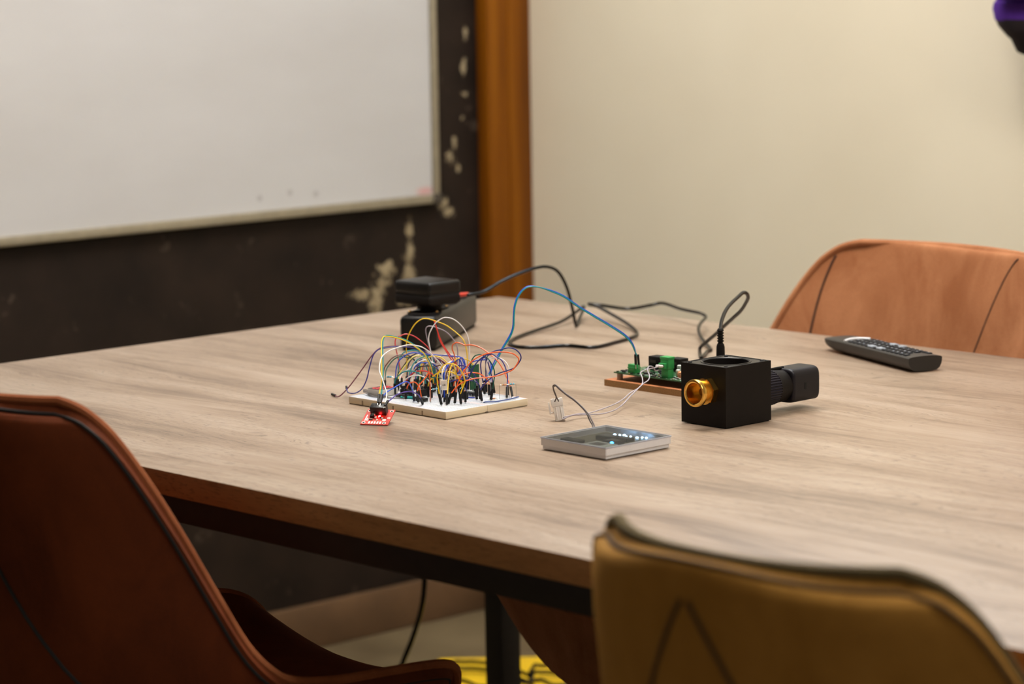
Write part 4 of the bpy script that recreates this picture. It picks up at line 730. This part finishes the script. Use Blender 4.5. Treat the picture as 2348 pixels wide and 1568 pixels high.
# terminal 2: header with tall plug
t2 = part('terminal_header', (.078,.005,0),(.0900,.0145,.0110), M_GRN, .0004)
tp = part('terminal_plug', (.0772,.0045,.0112),(.0908,.0150,.0250), M_GRN, .0005)
part('latch_lip', (.0766,.0040,.0235),(.0914,.0155,.0262), M_GRN, .0003, tp)
part('shoulder', (.0772,.0010,.0115),(.0880,.0048,.0185), M_GRN, .0005, tp)
for k in range(2):
    obj('wire_port', MB().box((.0786+k*.0044,.0006,PZ+.0136),(.0818+k*.0044,.0012,PZ+.0170)), plain('port_dark', (14,40,22), .7), tp, smooth=False)
    obj('ferrule', MB().lathe([(.0014,0),(.0017,.0015),(.0017,.0065),(.0011,.0075)], 14, T(.0802+k*.0044,.0010,PZ+.0150)@RX(math.radians(82))), plain('white_ferrule', (226,216,212), .45), tp)
# relays
for k, (x, y) in enumerate(((.018,.044),(.050,.048),(.092,.036),(.122,.040))):
    r_ = part('relay', (x,y,.0003),(x+.0190,y+.0155,.0168), M_BLACKM, .0006)
    part('relay_rim', (x-.0003,y-.0003,.0003),(x+.0193,y+.0158,.0022), M_BLACKM, .0003, r_)
    obj('label_plate', MB().box((x+.003,y-.0002,PZ+.009),(x+.013,y+.0001,PZ+.0125)), plain('relay_label', (44,36,32), .4), r_, smooth=False)
# power jack under the plug
jk = part('power_jack', (.1290,.0390+.004,.0003),(.1420,.0530+.004,.0170), M_BLACKM, .0005)
# small can capacitors
for (x, y, h_, cc) in ((.070,.046,.0095,(150,160,150)),(.083,.030,.007,(190,184,160)),(.040,.020,.005,(214,206,176))):
    c_ = obj('can_capacitor', MB().lathe([(.0028,PZ),(.0030,PZ+.0006),(.0030,PZ+h_-.0008),(.0026,PZ+h_)], 18, T(x,y,0)), plain('can_%d' % cc[0], cc, .35, .3), dbd)
    obj('cap_top', MB().lathe([(.0026,PZ+h_),(.0022,PZ+h_+.0004)], 18, T(x,y,0)), plain('can_top', (220,224,220), .4), c_)
# copper coils
for (x, y) in ((.098,.0155),(.110,.0165)):
    pts = [(x+.012*k/60, y+.0032*math.cos(k*.75), PZ+.0045+.0040*math.sin(k*.75)) for k in range(61)]
    obj('coil', MB().tube(pts, .00055, 6), plain('copper_wire', (206,150,112), .35, .8), dbd)
part('coil_bobbin', (.097,.0105,0),(.124,.0225,.0009), plain('bobbin_white', (206,196,184), .5), .0002)
# surface-mount parts
rs = random.Random(11)
SMD = [(plain('smd_black', (22,20,20), .45), (.0026,.0020,.0012)), (plain('smd_white', (214,220,224), .4), (.0016,.0009,.0007)), (plain('smd_tan', (168,132,92), .45), (.0018,.0010,.0008)), (plain('smd_silver', (190,196,200), .3, .8), (.0012,.0012,.0006))]
SME = []
for (m_, sz) in SMD:
    e = MB().box((-sz[0]/2,-sz[1]/2,PZ),(sz[0]/2,sz[1]/2,PZ+sz[2])).mesh('component', False); e.materials.append(m_); SME.append(e)
occ = []
def free(x, y): return not any(a < x < b and c < y < d for a, b, c, d in ((.018,.034,.003,.017),(.076,.092,.002,.017),(.017,.038,.042,.061),(.049,.070,.046,.065),(.091,.112,.034,.053),(.121,.143,.038,.058),(.096,.125,.010,.023)))
n_ = 0
while n_ < 210:
    x, y = rs.uniform(.004,.135), rs.uniform(.0015,.070)
    if n_ < 120: y = rs.uniform(.0012,.022)
    if not free(x, y) or any(abs(x-a) < .0021 and abs(y-b) < .0017 for a, b in occ): continue
    occ.append((x, y)); o = obj('component', SME[rs.choice((0,0,0,1,1,1,2,3))], None, dbd, (x, y, 0)); o.rotation_euler.z = rs.choice((0, math.pi/2)); n_ += 1
for (x, y, w_, d_) in ((.006,.024,.009,.006),(.042,.010,.010,.007),(.060,.020,.011,.008),(.046,.032,.008,.006),(.006,.006,.008,.004)):
    part('chip', (x,y,.0004),(x+w_,y+d_,.0022), SMD[0][0], .0002)
for i_ in range(4): part('pin_header', (.004+.0027*i_,.062,0),(.0062+.0027*i_,.0645,.0026), SMD[0][0], .0002)

# leads from the white connector to the green terminal
M_LEADG = plain('pale_grey_lead', (168,160,168), .45); M_LEADD = plain('dark_grey_lead', (84,76,76), .45)
for pts, lab in ((LEAD1, 'thin grey lead of the upper strand from white connector to green terminal'), (LEAD2, 'thin grey lead of the lower strand from white connector to green terminal')):
    tag(obj('thin_lead', MB().tube(spline([(x*mm,y*mm,max(z*mm,.0012)+TZ) for x,y,z in pts], 7), .00075, 7), M_LEADG), lab, 'wire', 'leads to the green terminal')
for pts, lab in ((CASEL1, 'dark grey lead arching from white connector to clear case, the outer one'), (CASEL2, 'dark grey lead arching from white connector to clear case, the inner one')):
    tag(obj('thin_lead', MB().tube(spline([(x*mm,y*mm,max(z*mm,.0012)+TZ) for x,y,z in pts], 7), .00080, 7), M_LEADD), lab, 'wire', 'leads to the clear case')
wc = thing('white_connector', 'translucent white two-pin connector standing tilted between clear case and breadboard', 'connector', (.904,-.7395,TZ), math.radians(47))
M_WCON = plain('milky_nylon', (226,220,214), .4, trans=.0); M_WCON.node_tree.nodes['Principled BSDF'].inputs['Subsurface Weight'].default_value = .4
M_WCON.node_tree.nodes['Principled BSDF'].inputs['Subsurface Radius'].default_value = (.006,.005,.004)
tlt = RY(math.radians(-9))@RX(math.radians(-8))
obj('lower_housing', MB().rbox((-.0055,-.0040,.0005),(.0062,.0045,.0185), .0006, 2, tlt), M_WCON, wc)
obj('upper_housing', MB().rbox((-.0070,-.0048,.0175),(.0068,.0052,.0270), .0007, 2, tlt), M_WCON, wc)
obj('latch', MB().rbox((-.0108,-.0018,.0095),(-.0088,.0020,.0235), .0004, 2, tlt).rbox((-.0092,-.0018,.0098),(-.0050,.0020,.0118), .0004, 1, tlt), M_WCON, wc)
for x in (-.0025,.0030): obj('rib', MB().rbox((x-.0007,-.0047,.002),(x+.0007,-.0038,.0172), .0003, 1, tlt), M_WCON, wc)
for x in (-.0028,.0032): obj('wire_entry', MB().lathe([(.0013,.0268),(.0013,.0273)], 12, tlt@T(x,0,0)), plain('entry_dark', (110,96,90), .7), wc)

# ------------------------------------------------------------------ clear case
cc = thing('clear_case', 'flat square clear plastic case with glowing blue electronics inside', 'electronics case', (1.0735,-.8335,TZ), 0)
def clear_mat(name, tint, rough, mixf, base=(240,240,244)):
    t = NT(name); nt = t.t
    tr = nt.nodes.new('ShaderNodeBsdfTransparent'); tr.inputs[0].default_value = lin(tint)
    f = t.noise(t.obj(), 200, 2)
    mr = nt.nodes.new('ShaderNodeMath'); mr.operation = 'MULTIPLY_ADD'; nt.links.new(f, mr.inputs[0]); mr.inputs[1].default_value = .06; mr.inputs[2].default_value = mixf-.03
    mx = nt.nodes.new('ShaderNodeMixShader'); nt.links.new(mr.outputs[0], mx.inputs[0])
    t.b.inputs['Roughness'].default_value = rough; t.b.inputs['Base Color'].default_value = lin(base); t.b.inputs['Specular IOR Level'].default_value = .8
    nt.links.new(tr.outputs[0], mx.inputs[1]); nt.links.new(t.b.outputs[0], mx.inputs[2])
    nt.links.new(mx.outputs[0], nt.nodes['Material Output'].inputs['Surface']); return t.m
M_CL = clear_mat('clear_acrylic', (220,220,216), .10, .11, (120,122,124)); M_CLW = clear_mat('frosted_clear_acrylic', (240,238,236), .2, .72); M_CLR = clear_mat('clear_rim_acrylic', (206,214,230), .1, .38)
H = .0495
obj('case_floor', MB().rbox((-H,-H,.001),(H,H,.0025), .0005, 1), M_CLW, cc)
for (a, b) in (((-H,-H,.002),(H,-H+.0016,.0078)), ((-H,H-.0016,.002),(H,H,.0078)), ((-H,-H+.0016,.002),(-H+.0016,H-.0016,.0078)), ((H-.0016,-H+.0016,.002),(H,H-.0016,.0078))):
    obj('base_wall', MB().rbox(a, b, .0004, 1), M_CLW, cc)
H2 = .0508
for (a, b) in (((-H2,-H2,.0052),(H2,-H2+.0012,.0135)), ((-H2,H2-.0012,.0052),(H2,H2,.0135)), ((-H2,-H2+.0012,.0052),(-H2+.0012,H2-.0012,.0135)), ((H2-.0012,-H2+.0012,.0052),(H2,H2-.0012,.0135))):
    obj('lid_wall', MB().rbox(a, b, .0004, 1), M_CLW, cc)
obj('lid', MB().rbox((-H2,-H2,.0130),(H2,H2,.0142), .0004, 1), M_CL, cc)
obj('lid_rim', MB().tube([(-H2,-H2,.0138),(H2,-H2,.0138),(H2,H2,.0138),(-H2,H2,.0138)], .0008, 8, True), M_CLR, cc)
for sx in (-1,1):
    for sy in (-1,1): obj('foot', MB().lathe([(.0030,0),(.0034,.001),(.0030,.0014)], 14, T(sx*.043,sy*.043,0)), M_CLW, cc)
obj('inner_board', MB().box((-.0455,-.0455,.0040),(.0455,.0455,.0052)), plain('olive_grey_pcb', (112,107,92), .45), cc, (0,0,.0028), smooth=False)
for (x, y, w_, d_, h_) in ((-.008,.012,.024,.017,.0045),(.016,-.004,.020,.015,.0045),(.012,.018,.017,.012,.0040)):
    q = obj('chip', MB().rbox((x-w_/2,y-d_/2,.0052),(x+w_/2,y+d_/2,.0052+h_), .0006, 1), plain('case_chip', (34,34,42), .45), cc, (0,0,.0028))
    obj('chip_lid', MB().box((x-w_/2+.003,y-d_/2+.003,.0052+h_-.0001),(x+w_/2-.003,y+d_/2-.003,.0052+h_+.0004)), plain('chip_lid_grey', (122,124,128), .35, .4), q, smooth=False)
tr_ = obj('white_frame', MB().rbox((.002,-.043,.0052),(.036,-.016,.0090), .0012, 2), plain('milky_frame', (196,202,204), .45), cc, (0,0,.0028))
obj('frame_window', MB().box((.009,-.036,.0089),(.026,-.022,.0093)), plain('frame_window_grey', (96,92,98), .4), tr_, smooth=False)
part2 = MB().rbox((-.042,-.030,.0052),(-.014,-.018,.0085), .0008, 1); obj('connector_row', part2, plain('case_dark_strip', (52,48,42), .5), cc, (0,0,.0028))
M_LEDB = plain('blue_led', (120,190,255), .3, emis=((40,150,255), BLED)); M_LEDW = plain('pale_blue_led', (200,225,255), .3, emis=((150,200,255), BLED*.75))
for k, (x, y, r_, m_) in enumerate(((.021,-.010,.0030,M_LEDB),(-.022,.036,.0018,M_LEDW),(-.016,.038,.0013,M_LEDW),(-.012,.041,.0018,M_LEDW),(-.004,.036,.0013,M_LEDW),(.000,.039,.0012,M_LEDW),(.010,.039,.0017,M_LEDW),(.014,.043,.0014,M_LEDW),(.019,.0445,.0015,M_LEDW))):
    obj('lamp', MB().lathe([(r_,.0098 if k == 0 else .0056),(r_*1.02,.0104 if k == 0 else .0062),(r_*.6,.0112 if k == 0 else .0068),(.0001,.0114 if k == 0 else .0070)], 14, T(x,y,0)), m_, cc, (0,0,.001 if k == 0 else .0028))
obj('lamp_post', MB().rbox((.0185,-.0125,.0052),(.0235,-.0075,.0098), .0003, 1), plain('case_navy', (14,30,50), .5), cc)

# ------------------------------------------------------------------ black box with brass fitting and ribbed gland
bx = thing('sensor_housing', 'matte black square box with brass threaded fitting and ribbed side knob', 'device', (1.018,-.654,TZ), 0)
W_, D_, Hh = .070, .077, .071
bm_ = MB(); cxx, cyy = W_/2, D_/2
# box with a round bore in the top: walls, floor and pierced top ring
for (a, b) in (((0,0,.0012),(W_,.003,Hh)), ((0,D_-.003,.0012),(W_,D_,Hh)), ((0,.003,.0012),(.003,D_-.003,Hh)), ((W_-.003,.003,.0012),(W_,D_-.003,Hh)), ((0.003,0.003,.0012),(W_-.003,D_-.003,.004))): bm_.box(a, b)
obj('box_body', bm_, M_BLACKM, bx, smooth=False)
ring = MB(); N = 48; vs = []; fs = []; Rr = .0265
for z_ in (Hh-.006, Hh-.0004):
    for i in range(N):
        a = 2*math.pi*i/N; vs.append((cxx+Rr*math.cos(a), cyy+Rr*math.sin(a), z_))
    for i in range(N):
        a = 2*math.pi*i/N; c_, s_ = math.cos(a), math.sin(a); k = min((W_/2-.0028)/max(abs(c_),1e-6), (D_/2-.0028)/max(abs(s_),1e-6))
        vs.append((cxx+k*c_, cyy+k*s_, z_))
for i in range(N):
    j = (i+1) % N
    fs += [(2*N+i, 2*N+j, 3*N+j, 3*N+i), (i, N+i, N+j, j), (i, j, 2*N+j, 2*N+i), (N+i, 3*N+i, 3*N+j, N+j)]
obj('top_plate', ring.add(vs, fs), M_BLACK, bx)
obj('bore_rim', MB().lathe([(.0268,Hh-.0006),(.0280,Hh+.0004),(.0292,Hh+.0004),(.0296,Hh-.0006)], 48, T(cxx,cyy,0), cap=False), M_BLACK, bx)
obj('bore_sleeve', MB().lathe([(.0264,Hh-.001),(.0262,.03)], 40, T(cxx,cyy,0), cap=False), M_BLACKM, bx)
for (x, y) in ((.007,.008),(W_-.007,.008),(.007,D_-.008),(W_-.007,D_-.008)): obj('corner_screw', MB().lathe([(.0024,Hh-.0006),(.0024,Hh+.0005),(.0016,Hh+.0008)], 14, T(x,y,0)), plain('dark_screw', (46,44,46), .35, .8), bx)
obj('foot_pad', MB().box((.012,.002,0),(W_-.002,D_-.002,.0014)), plain('pad_black', (14,12,12), .8), bx, smooth=False)
# brass fitting on the near-left face, axis -y
fx, fz = .044, .042
A_ = T(fx, 0, fz)@RX(math.radians(90))      # local z -> -y
hexa = [(.0158*math.cos(math.radians(60*k+12)), .0158*math.sin(math.radians(60*k+12))) for k in range(6)]
ft = obj('brass_fitting', MB().prism(hexa, .0002, .0090, A_).lathe([(.0150,.0088),(.0150,.0094)], 36, A_), M_BRASS, bx, label='polished brass threaded fitting')
pr = [(.0128,.0090)]
for k in range(6): pr += [(.0130,.0094+k*.0017),(.0145,.0101+k*.0017),(.0145,.0105+k*.0017),(.0130,.0111+k*.0017)]
pr += [(.0148,.0200),(.0160,.0208),(.0162,.0240),(.0155,.0256),(.0135,.0258),(.0122,.0250),(.0118,.0120),(.0118,.0060)]
obj('thread_sleeve', MB().lathe(pr, 40, A_, cap=False), M_BRASS, ft)
obj('bore_plug', MB().lathe([(.0119,.0070),(.0119,.0078),(.0050,.0080),(.0045,.0120),(.0028,.0132)], 28, A_), plain('dull_brass', (150,96,36), .4, 1.0), ft)
# ribbed knob on the far-right face, axis +y
kx, kz = .032, .0305
K_ = T(kx, D_, kz)@RX(math.radians(-90))    # local z -> +y
kn = MB(); NR = 40; vs = []; fs = []
for (z_, b_) in ((0,1),(.040,1)):
    for i in range(NR*4):
        a = 2*math.pi*i/(NR*4); vs.append(((.0198+(.0012 if (i % 4) in (1,2) else 0))*math.cos(a), (.0198+(.0012 if (i % 4) in (1,2) else 0))*math.sin(a), z_))
n4 = NR*4
for i in range(n4): fs.append((i, (i+1) % n4, n4+(i+1) % n4, n4+i))
fs += [tuple(range(n4-1,-1,-1)), tuple(range(n4, 2*n4))]
obj('ribbed_collar', kn.add(vs, fs, K_), plain('dark_violet_plastic', (27,23,35), .5, spec=.3), bx)
obj('cone', MB().lathe([(.0205,.040),(.0198,.046),(.0185,.062),(.0180,.066)], 40, K_), M_BLACKM, bx)
capp = []
for k in range(32):
    a_ = 2*math.pi*(k+.5)/32; c_, s_ = math.cos(a_), math.sin(a_)
    capp.append((.0200*math.copysign(abs(c_)**.42, c_), .0205*math.copysign(abs(s_)**.42, s_)))
cb = bmesh.new(); 
cpb = MB().prism(capp, .060, .108, K_)
cap_o = obj('end_cap', cpb, plain('black_violet_cap', (20,18,25), .42, spec=.3), bx)
bv = cap_o.modifiers.new('bevel', 'BEVEL'); bv.width = .0035; bv.segments = 4
cb.free()
obj('cap_slot', MB().box((kx+.0192,D_+.080,kz-.005),(kx+.0204,D_+.083,kz+.003)), plain('slot_black', (8,8,8), .8), bx, smooth=False)
obj('side_strut', MB().tube([(kx-.002,D_,kz+.0205),(kx-.002,D_+.066,kz+.0205)], .0018, 10), M_BLACKM, bx)

# ------------------------------------------------------------------ remote control
na, fa = Vector((.990,-.172,0)), Vector((.770,-.088,0))
RL = (na-fa).length; dr = (na-fa).normalized()
rm = thing('remote_control', 'long black remote control with rows of small buttons beside the far chair', 'remote', fa+Vector((0,0,TZ)), math.atan2(dr.y, dr.x))
M_REM = plain('remote_black', (38,35,33), .42, spec=.45, bump=.04)
secs = []; NS = 30
for i in range(NS+1):
    s = i/NS; x = RL*s
    w_ = .0245*(1-.16*max(0,(.10-s)/.10)**2)
    zt = .0195-.0015*max(0,(.30-s)/.30)**2+.0015*s; zb = .0012+.0065*max(0,(.16-s)/.16)**2
    if i == 0: w_ *= .90; zt -= .003; zb += .002
    secs.append((x, w_, zt, zb))
prof = []   # unit cross-section: y, t (0 bottom .. 1 top)
for k in range(9): a = math.pi*k/8; prof.append((math.cos(a), 1.0+.16*math.sin(a)))
prof += [(-1.0,.75),(-.96,.5),(-.86,.22),(-.68,.05),(-.4,0),(0,-.02),(.4,0),(.68,.05),(.86,.22),(.96,.5),(1.0,.75)]
vs = []; fs = []; npf = len(prof)
for (x, w_, zt, zb) in secs:
    for (py, pt) in prof: vs.append((x, py*w_, zb+(zt-zb)*.86*pt))
for i in range(NS):
    for k in range(npf): l_ = (k+1) % npf; fs.append((i*npf+k, i*npf+l_, (i+1)*npf+l_, (i+1)*npf+k))
fs += [tuple(range(npf)), tuple(NS*npf+k for k in range(npf-1,-1,-1))]
obj('case', MB().add(vs, fs), M_REM, rm)
def ztop(s, v):     # surface height at fraction s, lateral v in -1..1
    x, w_, zt, zb = secs[int(round(s*NS))]; return zb+(zt-zb)*.86*(1+.16*math.sqrt(max(0,1-v*v)))
M_BTN = plain('button_rubber', (20,21,26), .5); M_BTNG = plain('button_grey', (150,158,168), .4); M_LEG = plain('button_print', (196,206,220), .5)
bsh = MB().rbox((-.0033,-.0037,-.0006),(.0033,.0037,.0016), .0007, 2).mesh('button')
bsh.materials.append(M_BTN)
bsg = MB().rbox((-.0060,-.0042,-.0006),(.0060,.0042,.0020), .0009, 2).mesh('button'); bsg.materials.append(M_BTNG)
leg = MB().box((-.0012,-.0005,.0015),(.0012,.0005,.0018)).mesh('legend', False); leg.materials.append(M_LEG)
for r_ in range(14):
    s = .30+r_*.0475
    for k in range(4):
        v = (-.66,-.23,.23,.66)[k]
        if r_ in (5,) and k in (0,3) or r_ in (7,) and k in (0,3):
            obj('button', bsg, None, rm, (RL*s, v*.0245, ztop(s, v)), label='larger grey rocker button'); continue
        if r_ == 13 and k in (1,2): continue
        b_ = obj('button', bsh, None, rm, (RL*s, v*.0245, ztop(s, v)))
        b_.rotation_euler.x = -v*.12
        if (r_*3+k) % 4 != 3: obj('legend', leg, None, b_)
obj('light_bar', MB().tube(spline([(RL*.245,-.0195,ztop(.24,-.8)+.0002),(RL*.225,-.010,ztop(.22,-.4)+.0002),(RL*.218,0,ztop(.22,0)+.0002),(RL*.225,.010,ztop(.22,.4)+.0002),(RL*.245,.0195,ztop(.24,.8)+.0002)], 6), .0017, 10), plain('white_bar', (236,236,238), .25), rm, label='white curved bar across the top end')
